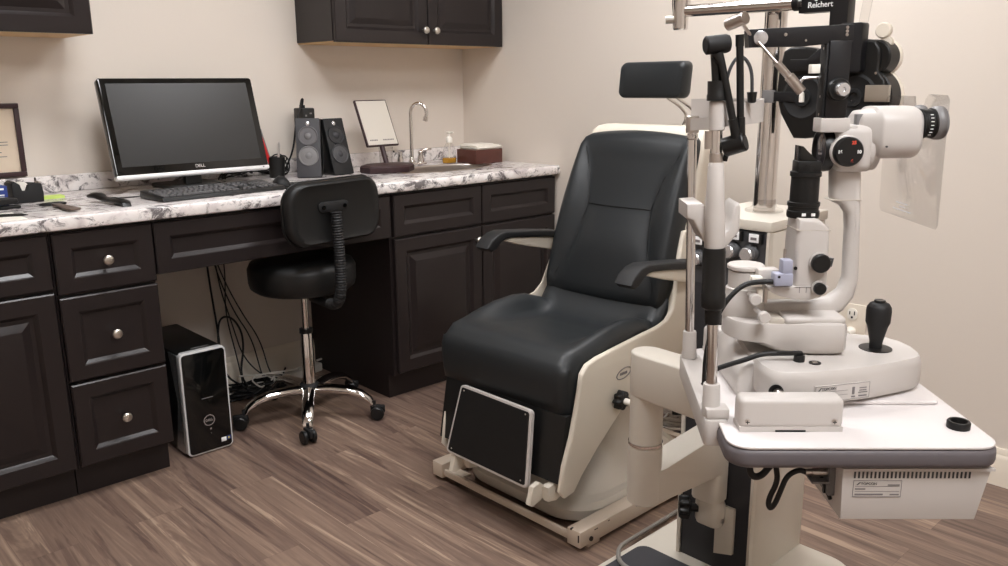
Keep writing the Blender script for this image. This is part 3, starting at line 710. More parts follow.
# ------------------------------------------------------------------ task stool
def stool():
    cx, cy = 1.592, 2.815; rz = 0
    t = thing('task_stool', 'black padded task stool with a backrest on a five-leg chrome base', 'stool', (cx, cy, 0), math.radians(rz))
    f = T(cx, cy, 0)
    for k in range(5):
        a = math.radians(-123+72*k); d = Vector((math.cos(a), math.sin(a), 0)); n = Vector((-d.y, d.x, 0))
        rings = []
        for s, z, w, h in ((.03, .116, .026, .019), (.09, .119, .025, .018), (.16, .115, .024, .017), (.21, .101, .023, .016), (.245, .078, .021, .014), (.258, .058, .018, .011)):
            c = Vector((cx, cy, z))+d*s
            rings.append([c+n*(w*math.cos(q))+Vector((0, 0, h*math.sin(q))) for q in [2*PI*i/14 for i in range(14)]])
        leg = B().loft(rings).finish('leg', M['chrome'], t, 60)
        c = Vector((cx, cy, 0))+d*.272; tw = a+[.5, .2, -1.0, .8, -.4][k]; w = Vector((math.cos(tw), math.sin(tw), 0))
        w2 = Vector((-w.y, w.x, 0))
        b = B()
        for sgn in (-1, 1): b.cyl(c+w2*(sgn*.008)+Vector((0, 0, .027)), c+w2*(sgn*.026)+Vector((0, 0, .027)), .0262, n=24, bev=.004)
        ca = b.finish('caster', M['black'], leg, 40)
        B().box(-.028, .03, -.0075, .0075, .026, .058, .006, xf=T(c.x, c.y, 0) @ Matrix.Rotation(tw, 4, 'Z')).cyl(c+Vector((0, 0, .055))-d*.012, c+Vector((0, 0, .075))-d*.012, .006).finish('fork', M['matte'], leg)
    B().lathe([(.032, .098), (.040, .104), (.040, .132), (.034, .139), (.026, .142), (0, .142)], (cx, cy, 0)).finish('hub', M['matte'], t)
    B().lathe([(.0245, .12), (.0245, .355), (.022, .36), (.0, .36)], (cx, cy, 0), n=30).finish('outer_column', M['chrome'], t)
    B().lathe([(.026, .345), (.026, .362), (.016, .364), (0, .364)], (cx, cy, 0)).finish('collar', M['black'], t)
    B().cyl((cx, cy, .36), (cx, cy, .515), .0135).finish('gas_lift', M['chrome'], t)
    B().lathe([(0, .503), (.05, .505), (.08, .510), (.10, .516), (0, .516)], (cx, cy, 0)).tube([(cx+.03, cy-.02, .508), (cx+.07, cy-.03, .505)], .006).finish('seat_plate', M['black'], t)
    B().lathe([(0, .517), (.14, .518), (.178, .524), (.196, .538), (.202, .560), (.203, .610), (.192, .632), (.15, .642), (0, .646)], (cx, cy, 0), n=48).finish('seat', M['vinyl'], t, 60)
    g = T(cx, cy, 0) @ Rz(rz)
    # backrest: rounded pad, slightly curved
    rings = []
    for yy, sx, sz in ((-.030, .86, .80), (-.036, .93, .90), (-.030, .985, .975), (-.015, 1, 1), (.005, 1, 1), (.016, .97, .95), (.022, .90, .86)):
        ring = []
        for px, pz in rrect(-.213*sx, .213*sx, -.112*sz, .112*sz, .075*min(sx, sz), 8):
            ring.append((px, -.185+yy-.02+.55*px*px, .842+pz))
        rings.append(ring)
    gp = T(cx, cy, 0) @ T(.024, -.212, 0) @ Rz(9) @ T(0, .2, 0)
    B(gp).loft(rings).finish('backrest', M['vinyl'], t, 50)
    B(gp).tube([(px, -.205+.55*px*px, .842+pz) for px, pz in rrect(-.214, .214, -.113, .113, .076, 8)], .004, 8, closed=True).finish('piping', M['black'], t, 60)
    B(g).prism([(-.052, -.017), (.052, -.017), (.062, -.004), (.062, .012), (.050, .02), (-.050, .02), (-.062, .012), (-.062, -.004)], -.252, -.238, 'xz', .004, xf=T(0, 0, .862)).finish('bracket', M['matte'], t)
    for s in (-1, 1): B(g).cyl((s*.043, -.257, .863), (s*.043, -.250, .863), .007).finish('bolt', M['gloss'], t)
    b = B(g); n = 46; prof = []; path = [(0, -.262, .845), (0, -.270, .74), (0, -.272, .62), (0, -.264, .54), (0, -.235, .500), (0, -.16, .492), (0, -.06, .497)]
    P = [Vector(p) for p in path]
    for _ in range(3):
        Q = [P[0]]
        for a_, b_ in zip(P, P[1:]): Q += [a_*.75+b_*.25, a_*.25+b_*.75]
        Q.append(P[-1]); P = Q
    # resample and ripple for the bellows
    L = [0]
    for a_, b_ in zip(P, P[1:]): L.append(L[-1]+(b_-a_).length)
    N = 200; pts = []; rad = []
    for i in range(N+1):
        s = L[-1]*i/N; j = max(k for k in range(len(L)) if L[k] <= s+1e-9); j = min(j, len(P)-2)
        u = (s-L[j])/max(1e-9, L[j+1]-L[j]); pts.append(P[j]*(1-u)+P[j+1]*u)
        rad.append(.0195+.0018*math.sin(2*PI*s/.0095) if s < .40 else .016)
    b.tube(pts, rad, 16); b.finish('bellows_arm', M['matte'], t, 60)
stool()
# wall outlet
def outlet():
    t = thing('wall_outlet', 'white duplex power outlet plate low on the right wall', 'outlet', (XR-.004, 1.255, .44))
    B().prism(rrect(1.200, 1.300, .365, .510, .006), XR-.006, XR-.0005, 'yz', .002).finish('plate', M['trim'], t)
    for z in (.472, .405):
        o = B().prism(rrect(1.232, 1.268, z-.022, z+.022, .016), XR-.0085, XR-.005, 'yz', .001).finish('receptacle', M['paper'], t)
        B().box(XR-.0092, XR-.008, 1.240, 1.2435, z-.002, z+.012).box(XR-.0092, XR-.008, 1.257, 1.2605, z-.002, z+.010).cyl((XR-.0092, 1.25, z-.011), (XR-.008, 1.25, z-.011), .004).finish('slots', M['black'], o)
    B().cyl((XR-.045, 1.25, .405), (XR-.009, 1.25, .405), .016, .02).finish('plug', M['paper'], t)
outlet()

# ------------------------------------------------------------------ exam chair (faces -X)
def exam_chair():
    cy = 1.735
    t = thing('exam_chair', 'large black leather exam chair with a cream shell, armrests and raised footrest', 'exam chair', (2.05, cy, 0))
    # floor frame
    b = B()
    for y0, y1 in ((1.398, 1.448), (2.004, 2.054)):
        b.box(1.60, 2.42, y0, y1, .012, .062, .003)
        b.box(1.64, 1.69, y0+.005, y1-.005, 0, .014).box(2.33, 2.38, y0+.005, y1-.005, 0, .014)
    b.box(1.607, 1.619, 1.448, 2.004, .020, .042, .002); b.box(2.36, 2.39, 1.448, 2.004, .02, .05)
    b.box(1.615, 1.66, 1.93, 2.004, .03, .034)
    b.finish('floor_frame', M['railcream'], t)
    for x, y, z, a, h in ((1.598, 1.402, .03, .004, .022), (1.599, 1.43, .058, .006, .005), (1.66, 1.3972, .047, .010, .003), (1.72, 1.3972, .052, .005, .003), (1.85, 1.3972, .05, .006, .003)):
        B().box(x, x+a*1.6, y, y+a, z, z+h, .0008).finish('paint_chip', M['chip'], t)
    B().cyl((1.645, 1.3985, .028), (1.645, 1.394, .028), .007).finish('bolt_hole', M['chip'], t)
    # base casting and pedestal
    b = B()
    def R(x0, x1, y0, y1, r, z, n=8): return [(x, y, z) for x, y in rrect(x0, x1, y0, y1, r, n)]
    def RB(x0, x1, y0, y1, r, rr, z, n=8):      # tighter radius at the front, wide radius at the rear
        P = []
        for cx_, cy_, a0, q in ((x1-rr, y1-rr, 0, rr), (x0+r, y1-r, 90, r), (x0+r, y0+r, 180, r), (x1-rr, y0+rr, 270, rr)):
            for i in range(n+1):
                a = math.radians(a0+90*i/n); P.append((cx_+q*math.cos(a), cy_+q*math.sin(a), z))
        return P
    b.loft([RB(1.672, 2.345, 1.462, 2.0, .12, .24, .018), RB(1.665, 2.35, 1.456, 2.0, .12, .24, .026), RB(1.665, 2.35, 1.456, 2.0, .12, .24, .055), RB(1.68, 2.335, 1.468, 1.99, .12, .24, .070)]).finish('base_casting', M['castcream'], t, 40)
    b = B(); b.loft([RB(1.72, 2.32, 1.495, 1.97, .12, .22, .068), RB(1.75, 2.30, 1.51, 1.955, .11, .21, .085), RB(1.81, 2.27, 1.53, 1.94, .10, .19, .12), RB(1.84, 2.24, 1.55, 1.92, .10, .18, .20), RB(1.87, 2.22, 1.565, 1.905, .10, .16, .33), RB(1.90, 2.20, 1.57, 1.90, .09, .14, .47)]).finish('pedestal_cover', M['castcream'], t, 40)
    F = T(2.0, cy, 0) @ Rz(2.5) @ T(-2.0, -cy, 0)
    def pl(z): return 2.10+(z-.6)*math.tan(math.radians(20))
    # side shells
    side = [(1.545, .185), (1.560, .255), (1.590, .33), (1.610, .40), (1.624, .46), (1.632, .505), (1.655, .528), (1.70, .538), (1.83, .550), (1.93, .558), (2.00, .563), (2.045, .573), (2.080, .60), (2.105, .66), (2.135, .75), (2.165, .83), (2.22, .83), (2.215, .62), (2.20, .50), (2.12, .44), (1.95, .415), (1.83, .355), (1.71, .265), (1.64, .205), (1.605, .165), (1.565, .160)]
    def wp(sg):
        def f(co):
            k = min(1, max(0, (co.z-.53)/.30)); k = k*k*(3-2*k)
            q = min(1, max(0, (.53-co.z)/.10)); q = q*q*(3-2*q)*(.032 if sg > 0 else 0)+(min(1, max(0, (.42-co.z)/.2))*.03 if sg > 0 else 0)
            return Vector((co.x, co.y-sg*.028*k-q, co.z))
        return f
    for sg in (-1, 1):
        y0, y1 = sorted((cy+sg*(.264 if sg < 0 else .266), cy+sg*(.282 if sg < 0 else .274)))
        B(F).prism(side, y0, y1, 'xz', .007, 3, cuts=[.43+.025*k for k in range(16)], warp=wp(sg)).finish('side_shell', M['cream'], t, 45)
    # raised lower fairing on the near shell
    inner = [(1.69, .30), (1.72, .40), (1.78, .45), (1.86, .462), (2.1, .46), (2.1, .445), (1.95, .42), (1.83, .36), (1.71, .27)]
    # back shell
    b = B(F); rings = []
    for z, hw, e in ((.50, .268, 0), (.62, .262, 0), (.72, .256, 0), (.80, .251, 0), (.92, .245, 0), (1.02, .240, 0), (1.09, .235, 0), (1.118, .228, .004), (1.130, .215, .012), (1.134, .19, .025)):
        x0, x1 = pl(z)+.004+e, pl(z)+.088-e*.6
        ring = [(x, y, z+.018*(1-((y-cy)/.236)**2 if z > 1.09 else 0)) for x, y in rrect(x0, x1, cy-hw, cy+hw, min(.022, (x1-x0)*.45), 4)]
        # densify the long edges so the crown can arch
        rings.append(ring)
    b.loft(rings).finish('back_shell', M['cream'], t, 50)
    # back cushion
    hwz = [(.585, .226), (.60, .238), (.63, .241), (.66, .243), (.70, .2425), (.74, .2415), (.78, .241), (.82, .240), (.86, .2385), (.90, .237), (.94, .235), (.98, .233), (1.02, .231), (1.05, .229), (1.075, .227), (1.098, .222), (1.110, .208)]
    yy = [-1, -.985, -.95, -.90, -.85, -.8, -.75, -.7, -.65, -.6, -.55, -.5, -.4, -.25, -.1, 0, .1, .25, .4, .5, .55, .6, .65, .7, .75, .8, .85, .9, .95, .985, 1]
    IW = [(.58, .90), (.66, .80), (.72, .68), (.78, .60), (.885, .54), (.98, .64), (1.05, .80), (1.10, .93), (1.2, .93)]
    def iw(z):
        for (a, va), (c, vc) in zip(IW, IW[1:]):
            if z <= c: return va+(vc-va)*max(0, (z-a)/(c-a))
        return .93
    b = B(F); rings = []
    for i, (z, hw) in enumerate(hwz):
        end = {0: .55, len(hwz)-1: .45, len(hwz)-2: .85, 1: .85}.get(i, 1)
        inner_w = iw(z)
        f = []
        for q in yy:
            a = abs(q)
            d = .050
            if a > inner_w: d = .052+.030*(1-inner_w)/.46*math.sin(min(1, (a-inner_w)/(1-inner_w))*PI*.75)
            else: d = .052+.008*math.cos(a/inner_w*PI/2)+(.016*math.exp(-((z-.76)/.09)**2))*min(1, (inner_w-a)*8)
            if a > .93: d *= max(0.0, 1-((a-.93)/.07)**2*.75)
            f.append((pl(z)+.012-d*end, cy+q*hw, z+(.016*(1-q*q) if i >= len(hwz)-3 else 0)))
        bk = [(pl(z)+.02, cy+q*hw*.98, z) for q in (1, .5, 0, -.5, -1)]
        rings.append(f+bk)
    b.loft(rings); bc = b.finish('back_cushion', M['leather'], t, 60)
    # stitched seams of the back
    b = B(F)
    def onback(q, z):
        hw = .243-.040*max(0, z-.66)
        a = abs(q); k = iw(z)
        d = .052+.008*math.cos(min(1, a/k)*PI/2)+(.016*math.exp(-((z-.76)/.09)**2))*min(1, max(0, (k-a)*8))
        return (pl(z)+.010-d, cy+q*hw, z)
    for s_ in (-1, 1): b.tube([onback(s_*iw(z), z) for z in [.64+.02*k for k in range(23)]], .0018, 6, 1)
    b.tube([onback(q, .885) for q in [-.54+.12*k for k in range(10)]], .0018, 6)
    b.finish('seams', M['vinyl'], bc, 60)
    # seat cushion, lofted across the width
    def lerp(tb, x):
        if x <= tb[0][0]: return tb[0][1]
        for (a, va), (c, vc) in zip(tb, tb[1:]):
            if x <= c: return va+(vc-va)*(x-a)/(c-a)
        return tb[-1][1]
    mid = [(1.60, .530), (1.63, .556), (1.68, .560), (1.75, .550), (1.85, .536), (1.95, .528), (2.00, .532), (2.04, .556), (2.085, .62), (2.10, .645)]
    bol = [(1.60, .530), (1.63, .557), (1.68, .566), (1.75, .582), (1.82, .594), (1.89, .598), (1.95, .592), (2.00, .575), (2.04, .562), (2.085, .62), (2.10, .645)]
    xs = [1.60, 1.615, 1.63, 1.655, 1.68, 1.715, 1.75, 1.785, 1.82, 1.855, 1.89, 1.92, 1.95, 1.975, 2.0, 2.02, 2.04, 2.06, 2.085, 2.10]
    rings = []
    HW = .258
    for q in (-1, -.992, -.97, -.93, -.88, -.82, -.76, -.70, -.64, -.5, -.3, 0, .3, .5, .64, .70, .76, .82, .88, .93, .97, .992, 1):
        a = abs(q); w = 0 if a < .62 else min(1, (a-.62)/.24); w = w*w*(3-2*w)
        e = 0 if a < .88 else ((a-.88)/.12)**2
        top = []
        for x in xs:
            z = lerp(mid, x)*(1-w)+lerp(bol, x)*w
            z -= .030*e
            xx = x+(.018*e if x < 1.7 else 0)
            hw = HW if x < 2.0 else HW-.012
            top.append((xx, cy+q*hw, z))
        x0 = 1.585+.022*e
        prof = [(2.10, cy+q*.236, .46), (1.80, cy+q*HW, .44), (1.63, cy+q*HW, .383), (x0+.016, cy+q*HW, .380), (x0+.006, cy+q*HW, .388), (x0, cy+q*HW, .42), (x0-.004, cy+q*HW, .465), (x0-.003, cy+q*HW, .498), (x0+.004, cy+q*HW, .518)]
        rings.append(prof+top)
    B(F).loft(rings).finish('seat_cushion', M['leather'], t, 60)
    # calf panel
    B(F).prism([(1.590, .388), (1.585, .36), (1.556, .20), (1.575, .19), (1.66, .24), (1.70, .40)], cy-.261, cy+.229, 'xz', .004).finish('calf_panel', M['vinyl'], t)
    # footrest: tilted framed board
    def board(u, v, off=0):   # u across 0..1 (far..near), v up 0..1
        xb, zb, xt, zt = 1.530, .172, 1.566, .392
        x, z = xb+(xt-xb)*v, zb+(zt-zb)*v
        yl = 1.888+(1.850-1.888)*v; yr = 1.532+(1.548-1.532)*v
        n = Vector((-.98, 0, .2))
        return Vector((x, yl+(yr-yl)*u, z))+n*off
    def slab(u0, u1, v0, v1, o0, o1, r=.05):
        P = rrect(u0, u1, v0, v1, r, 5)
        b = B(); i = .985
        b.loft([[board(u, v, o0) for u, v in P], [board(u, v, o1-.002) for u, v in P], [board(.5*(u0+u1)+(u-.5*(u0+u1))*i, .5*(v0+v1)+(v-.5*(v0+v1))*i, o1) for u, v in P]]); return b
    slab(0, 1, 0, 1, -.006, .007, .05).finish('footrest_frame', M['white'], t, 30)
    slab(.022, .978, .030, .970, .004, .0085, .03).finish('footrest_pad', M['foot'], t, 30)
    b = B()
    for u, v in ((.07, .93), (.93, .93), (.07, .08), (.93, .08)): b.ball(board(u, v, .0085), .0026, 10)
    b.finish('footrest_screws', M['steel'], t, 60)
    # hinge lugs
    for y0, ox, oz in ((1.520, -.010, -.004), (1.872, .022, -.030)):
        b = B(F @ T(ox, 0, oz))
        b.prism([(1.512, .200), (1.540, .205), (1.560, .190), (1.565, .165), (1.545, .150), (1.510, .142), (1.498, .150)], y0-.004, y0+.014, 'xz', .003)
        b.prism([(1.545, .195), (1.60, .205), (1.625, .185), (1.61, .155), (1.58, .145), (1.548, .152)], y0-.030, y0-.008, 'xz', .003)
        b.box(1.548, 1.572, y0-.010, y0+.002, .156, .190)
        b.finish('hinge_lug', M['cream'], t, 40)
    B(F).cyl((1.570, 1.4905, .172), (1.570, 1.4880, .172), .006).finish('hinge_screw', M['steel'], t)
    # armrests
    for s in (-1, 1):
        yc = cy+s*.285; w = .031
        dx, dz = (.028, -.012) if s < 0 else (.034, .018)
        top = [(x+dx, z+dz) for x, z in [(1.772, .742), (1.792, .766), (1.825, .783), (1.86, .788), (2.00, .774), (2.13, .757)]]
        bot = [(x+dx, z+dz) for x, z in [(2.13, .732), (2.00, .751), (1.885, .764), (1.86, .763), (1.835, .752), (1.812, .733), (1.792, .728)]]
        pad = B(F).prism(top+bot, yc-w, yc+w, 'xz', .006, 3).finish('armrest_pad', M['matte'], t, 50)
        B(F).prism([(1.85+dx, .758+dz), (1.90+dx, .762+dz), (2.00+dx, .750+dz), (2.14+dx, .731+dz), (2.16+dx, .70+dz), (2.16+dx, .675+dz), (2.11+dx, .690+dz), (1.95+dx, .728+dz)], yc-.021, yc+.021, 'xz', .005).finish('armrest_support', M['cream'], t, 45)
    # headrest
    b = B(); rings = []
    hy, hz, hx = 1.768, 1.287, 2.405
    prof = [(-.040, .86), (-.036, .95), (-.022, 1), (.0, 1), (.012, .97), (.018, .90)]
    for d, k in prof:
        ring = []
        for py, pz in rrect(-.134*k, .134*k, -.060*k, .060*k, .022*k, 8):
            bow = 1.5*py*py if d < 0 else 1.2*py*py
            ring.append((hx+d-bow*1.1-.12*pz*-1+0.0, hy+py, hz+pz+.05*py*py*10*.2))
        rings.append(ring)
    b.loft(rings); b.finish('headrest', M['leather'], t, 60)
    for y in (1.725, 1.765):
        B().tube([(2.42, y, 1.262), (2.425, y, 1.235), (2.47, y-.035, 1.20), (2.50, y-.05, 1.16), (2.45, y-.02, 1.08), (2.36, y-.005, 1.00)], .0055, 10, 2).finish('headrest_bar', M['chrome'], t, 60)
    # knob and oval badge on the near shell
    yn = cy-.282
    B(F).cyl((1.79, yn-.030, .392), (1.79, yn-.075, .392), .0095).finish('knob_shaft', M['paper'], t)
    b = B(F)
    ring = [(.026+.0035*math.cos(8*a)) for a in [2*PI*i/64 for i in range(64)]]
    b.loft([[(1.79+r_*k*math.cos(2*PI*i/64), yn-.004-d, .392+r_*k*math.sin(2*PI*i/64)) for i, r_ in enumerate(ring)] for d, k in ((0, .75), (.003, 1), (.020, 1), (.026, .85), (.028, .3))])
    b.finish('tilt_knob', M['black'], t, 50)
    b = B(F)
    c = Vector((1.822, yn-.0005, .462))
    pts = [c+Vector((.034*math.cos(a), -.0008, .015*math.sin(a)+.004*math.cos(a))) for a in [2*PI*i/36 for i in range(36)]]
    b.tube(pts, .0016, 6, closed=True)
    for k in range(5): b.box(1.805+k*.007, 1.8095+k*.007, yn-.0016, yn-.0002, .458, .466)
    b.finish('oval_badge', M['ink'], t)
exam_chair()

# ------------------------------------------------------------------ instrument stand
def stand():
    t = thing('instrument_stand', 'cream instrument stand with a black-fronted column, control console and swing arm', 'instrument stand', (1.86, 1.06, 0))
    b = B(); b.prism(rrect(1.10, 2.008, .78, 1.275, .09, 8), .008, .052, 'xy', .010, 3, allbev=False); b.finish('floor_base', M['standcream'], t, 40)
    B().prism(rrect(1.16, 1.690, .82, 1.252, .03, 6), .0515, .056, 'xy', .001).finish('foot_mat', M['mat'], t)['label'] = 'charcoal ribbed foot mat'
    b = B()
    b.box(1.745, 2.0, .955, 1.170, .0515, .945, .004)
    b.box(1.729, 1.746, .955, .962, .0515, .945).box(1.729, 1.746, 1.160, 1.170, .0515, .945)
    b.finish('column', M['standcream'], t)
    B().box(1.7335, 1.746, .963, 1.159, .053, .945).finish('front_panel', M['charcoal'], t)['label'] = 'black front panel'
    B().box(1.728, 2.004, .952, 1.173, .9455, .970, .004).finish('console_top', M['standcream'], t)
    B().box(1.7325, 1.7345, .965, 1.157, .80, .942).finish('control_panel', M['dkgrey'], t)
    def py(x): return .975+(763-x)*.188/70
    for x, z in ((731, .893), (749, .892), (697, .862)):
        y = py(x)-.012; k = B().lathe([(.021, 0), (.021, .006), (.018, .010), (.0165, .012)], (1.7325, y, z), (-1, 0, 0)).finish('dial', M['dkgrey'], t)
        B().lathe([(.0165, .011), (.0165, .026), (.014, .029), (0, .029)], (1.7325, y, z), (-1, 0, 0)).finish('dial_cap', M['silver'], k)
    for x, z in ((735, .930), (754, .929), (698, .905), (700, .940)):
        y = py(x)-.010; s = B().box(1.722, 1.7325, y-.018, y+.013, z-.012, z+.012, .001).finish('switch', M['black'], t)
        B().box(1.7195, 1.722, y-.012, y+.013, z-.009, z+.011, .001).finish('switch_label', M['inkwhite'], s)
        B().box(1.7189, 1.7196, y-.007, y+.008, z-.003, z+.003).finish('switch_print', M['ink'], s)
    # pole
    px, py_ = 1.874, 1.055
    B().cyl((px, py_, .970), (px, py_, 2.25), .026, n=40).finish('pole', M['chrome'], t, 60)
    B().lathe([(.046, 0), (.046, .004), (.030, .010), (.0265, .03), (.0265, .0)], (px, py_, .9705), n=36).finish('pole_collar', M['clear'], t)['label'] = 'clear plastic collar'
    # upper arm, drop joint and carrier tube
    B().cyl((px, py_, 1.86), (1.797, 1.268, 1.86), .018).cyl((px, py_, 1.81), (px, py_, 1.91), .034).finish('upper_arm', M['chrome'], t)
    B().lathe([(.0155, 0), (.0185, .003), (.0185, .024), (.0225, .060), (.0225, .50), (0, .50)], (1.797, 1.268, 1.405)).finish('drop_joint', M['chrome'], t, 40)
    B().cyl((1.790, 1.280, 1.430), (1.778, 1.299, 1.429), .009).finish('joint_knob', M['nickel'], t)
    B().cyl((1.799, 1.256, 1.449), (1.812, .955, 1.447), .0145, n=30).finish('carrier_tube', M['chrome'], t, 60)
    # carriage on the column front
    b = B()
    b.prism(rrect(1.668, 1.7335, 1.020, 1.098, .02), .262, .40, 'xy', .004); b.prism(rrect(1.684, 1.7335, 1.022, 1.096, .02), .185, .261, 'xy', .014)
    b.prism([(1.000, .115), (1.052, .100), (1.052, .24), (1.000, .24)], 1.7225, 1.7335, 'yz', .001)
    b.finish('carriage', M['standcream'], t, 40)
    B().cyl((1.69, 1.0125, .218), (1.69, 1.0085, .218), .006).finish('carriage_screw', M['steel'], t)
    b = B(); ring = [.028+.004*math.cos(8*a) for a in [2*PI*i/64 for i in range(64)]]
    ax = Vector((-.62, .78, 0)).normalized(); c = Vector((1.678, 1.098, .228)); sd = Vector((-ax.y, ax.x, 0))
    b.loft([[c+ax*d+(sd*math.cos(2*PI*i/64)+Vector((0, 0, 1))*math.sin(2*PI*i/64))*r*k for i, r in enumerate(ring)] for d, k in ((0, .6), (.004, 1), (.022, 1), (.028, .85), (.030, .3))])
    b.cyl(c-ax*.02, c, .011)
    b.finish('lock_knob', M['black'], t, 50)
    # lower swing arm and vertical tube
    tx, ty = 1.450, 1.075
    d = Vector((1.69-tx, 1.056-ty, 0)); L = d.length; d.normalize(); ang = math.degrees(math.atan2(d.y, d.x))
    f = T(tx, ty, 0) @ Rz(ang)
    b = B(f); b.prism([(0, .342), (L+.015, .340), (L+.015, .456), (.036, .424), (0, .424)], -.0375, .0375, 'xz', .004); b.finish('lower_arm', M['standcream'], t)
    B().cyl((tx, ty, .340), (tx, ty, .482), .0385, n=40, bev=.004).finish('lower_tube', M['standcream'], t)
    B().cyl((tx, ty, .4825), (tx, ty, .4895), .0392, n=40).finish('tube_ring', M['chrome'], t)
    B().cyl((tx, ty, .490), (tx, ty, .62), .0372, n=40).finish('upper_tube', M['standcream'], t)
    poly = [(tx+.0382*math.cos(a), ty+.0382*math.sin(a)) for a in [PI*i/16-.03 for i in range(17)]]
    poly += [(1.39, .80), (1.47, .80)]
    b = B(); b.prism(poly, .600, .702, 'xy', .006, 3); b.finish('table_arm', M['standcream'], t, 40)
stand()
tag(B().tube([(2.05, 1.34, .01), (1.90, 1.335, .012), (1.72, 1.325, .02), (1.62, 1.28, .060), (1.56, 1.23, .0635), (1.555, 1.17, .0635), (1.60, 1.08, .0635), (1.66, .98, .0635)], .006, 10, 3).finish('floor_cable', M['cableg'], None, 60, loc=(1.5, 1.2, .056)), 'grey cord crossing the cream base and its dark foot mat', 'cord')

# cables and adapter on the floor between column and chair
def chairclutter():
    rnd = random.Random(5)
    b = B()
    for k in range(13):
        pts = [(2.40+rnd.random()*.30, 1.50+rnd.random()*.34, .006+rnd.random()*.09) for _ in range(6)]
        b.tube(pts, .0042, 8, 2)
    tag(b.finish('cable_coil', M['cablew'], None, 60, loc=(2.55, 1.67, 0)), 'loose coils of white cable on the floor behind the exam chair', 'cables', kind='stuff')
    o = B(T(2.53, 1.69, .10) @ Rz(35)).box(-.11, .11, -.055, .055, 0, .04, .005).finish('power_adapter', M['black'], None, loc=(2.53, 1.69, .1))
    tag(o, 'flat black power adapter resting on the white cable coils', 'power adapter')
chairclutter()

# ------------------------------------------------------------------ slit lamp table (rotated frame: x = along the front edge, y = away)
TF = T(1.005, .587, 0) @ Rz(-44.5)
def tw(u, v, z): return tuple(TF @ Vector((u, v, z)))
RT = math.radians(-44.5)
TZ = .770
def tab(x0, x1, y0, y1, rad): return [(u+.028*(v/.47)*(1-(u-x0)/(x1-x0)), v) for u, v in rrect(x0, x1, y0, y1, rad, 8)]
def table():
    t = thing('instrument_table', 'white instrument table with a thick grey rounded edge carried on the swing arm', 'table', tw(.19, .23, .735), RT)
    B(TF).prism(tab(-.010, .386, 0, .470, .036), .736, .766, 'xy', .009, 3).finish('edge_band', M['edge'], t, 40)
    B(TF).prism(tab(-.008, .384, .002, .468, .035), .7655, TZ, 'xy', .0022, 2).finish('top', M['table'], t, 40)
    b = B(TF @ T(-.005, .10, 0) @ Rz(-3.9) @ T(.005, -.10, 0)); b.prism(rrect(-.024, .014, .092, .425, .010, 5), .730, .7732, 'xy', .004); b.finish('side_rail', M['white'], t, 40)
    b = B(TF); b.prism(rrect(.10, .368, .165, .452, .008, 4), TZ+.0002, TZ+.006, 'xy', .002).finish('slide_plate', M['table'], t)
table()
# power supply hung under the table
def psu():
    t = thing('power_supply', 'light grey box with vent slots hung under the white table', 'power supply', tw(.29, .15, .624), RT)
    b = B(TF); b.prism([(.161, .7330), (.376, .7330), (.360, .650), (.164, .650)], .014, .24, 'xz', .002); b.finish('case', M['white'], t)
    B(TF).box(.160, .378, .009, .016, .7295, .7335).finish('lip', M['white'], t)
    b = B(TF)
    for k in range(29): b.box(.178+k*.0059, .1806+k*.0059, .0132, .016, .7165, .7265)
    b.finish('vent_slots', M['dkgrey'], t)
    lab = B(TF).box(.178, .248, .0134, .015, .687, .713).finish('rating_label', M['white'], t)
    b = B(TF)
    for a in ((.178, .248, .687, .6875), (.178, .248, .7125, .713), (.178, .1785, .687, .713), (.2475, .248, .687, .713), (.181, .245, .7035, .7039), (.181, .245, .6955, .6959), (.181, .196, .6985, .7005), (.228, .245, .705, .7067), (.181, .222, .6898, .6920), (.232, .245, .6898, .6915)): b.box(a[0], a[1], .0129, .0136, a[2], a[3])
    b.finish('label_print', M['ink'], lab)
    text('logo', 'TOPCON', .0055, tw(.2005, .0130, .7078), TF.to_3x3() @ Vector((1, 0, 0)), (0, 0, 1), M['dkgrey'], lab)
    B(TF).prism([(.1825, .7058), (.1870, .7102), (.1888, .7102), (.1843, .7058)], .0129, .0136, 'xz').finish('logo_mark', M['dkgrey'], lab)
    b = B(TF); b.cyl((.161, .055, .706), (.132, .055, .706), .0068).cyl((.132, .055, .706), (.122, .055, .706), .005); b.finish('connector', M['steel'], t)
    b = B(TF); b.box(.153, .162, .04, .09, .675, .728).box(.128, .162, .04, .075, .694, .697); b.finish('connector_plate', M['grey'], t)
    b = B(TF); b.tube([(.161, .05, .664), (.150, .055, .69), (.143, .06, .71)], .003, 8, 1).cyl((.161, .055, .676), (.151, .055, .676), .0045); b.finish('clip', M['black'], t)
psu()
b = B(TF)
b.tube([(.123, .055, .706), (.112, .055, .710), (.095, .055, .700), (.088, .055, .678), (.080, .055, .652), (.072, .055, .644), (.069, .055, .660), (.082, .055, .690), (.078, .055, .714), (.072, .055, .7362)], .0042, 10, 3)
tag(b.finish('connector_cable', M['cable'], None, 60, loc=tw(.08, .055, .66)), 'black cable looping low under the table into the grey box', 'cable')
b = B(TF); b.tube([(.118, .07, .722), (.095, .07, .727), (.075, .07, .712), (.062, .07, .692), (.048, .07, .690), (.041, .07, .705), (.044, .07, .7362)], .0055, 10, 3)
tag(b.finish('curled_cable', M['cable'], None, 60, loc=tw(.06, .07, .71)), 'thick black cable curled tight up under the table edge', 'cable')
# trial lens
def lensring():
    t = thing('trial_lens', 'small black-rimmed trial lens lying on the white table corner', 'lens', tw(.352, .073, TZ+.0004), RT)
    B().lathe([(.0165, 0), (.0165, .009), (.0150, .011), (.0125, .011), (.0115, .008), (.0115, 0), (.0165, 0)], tw(.352, .073, TZ+.0004), n=36).finish('rim', M['black'], t, 40)
    B().lathe([(.0118, .003), (.006, .0042), (0, .0046)], tw(.352, .073, TZ+.0004), n=30).finish('glass', M['clear'], t, 60)
lensring()

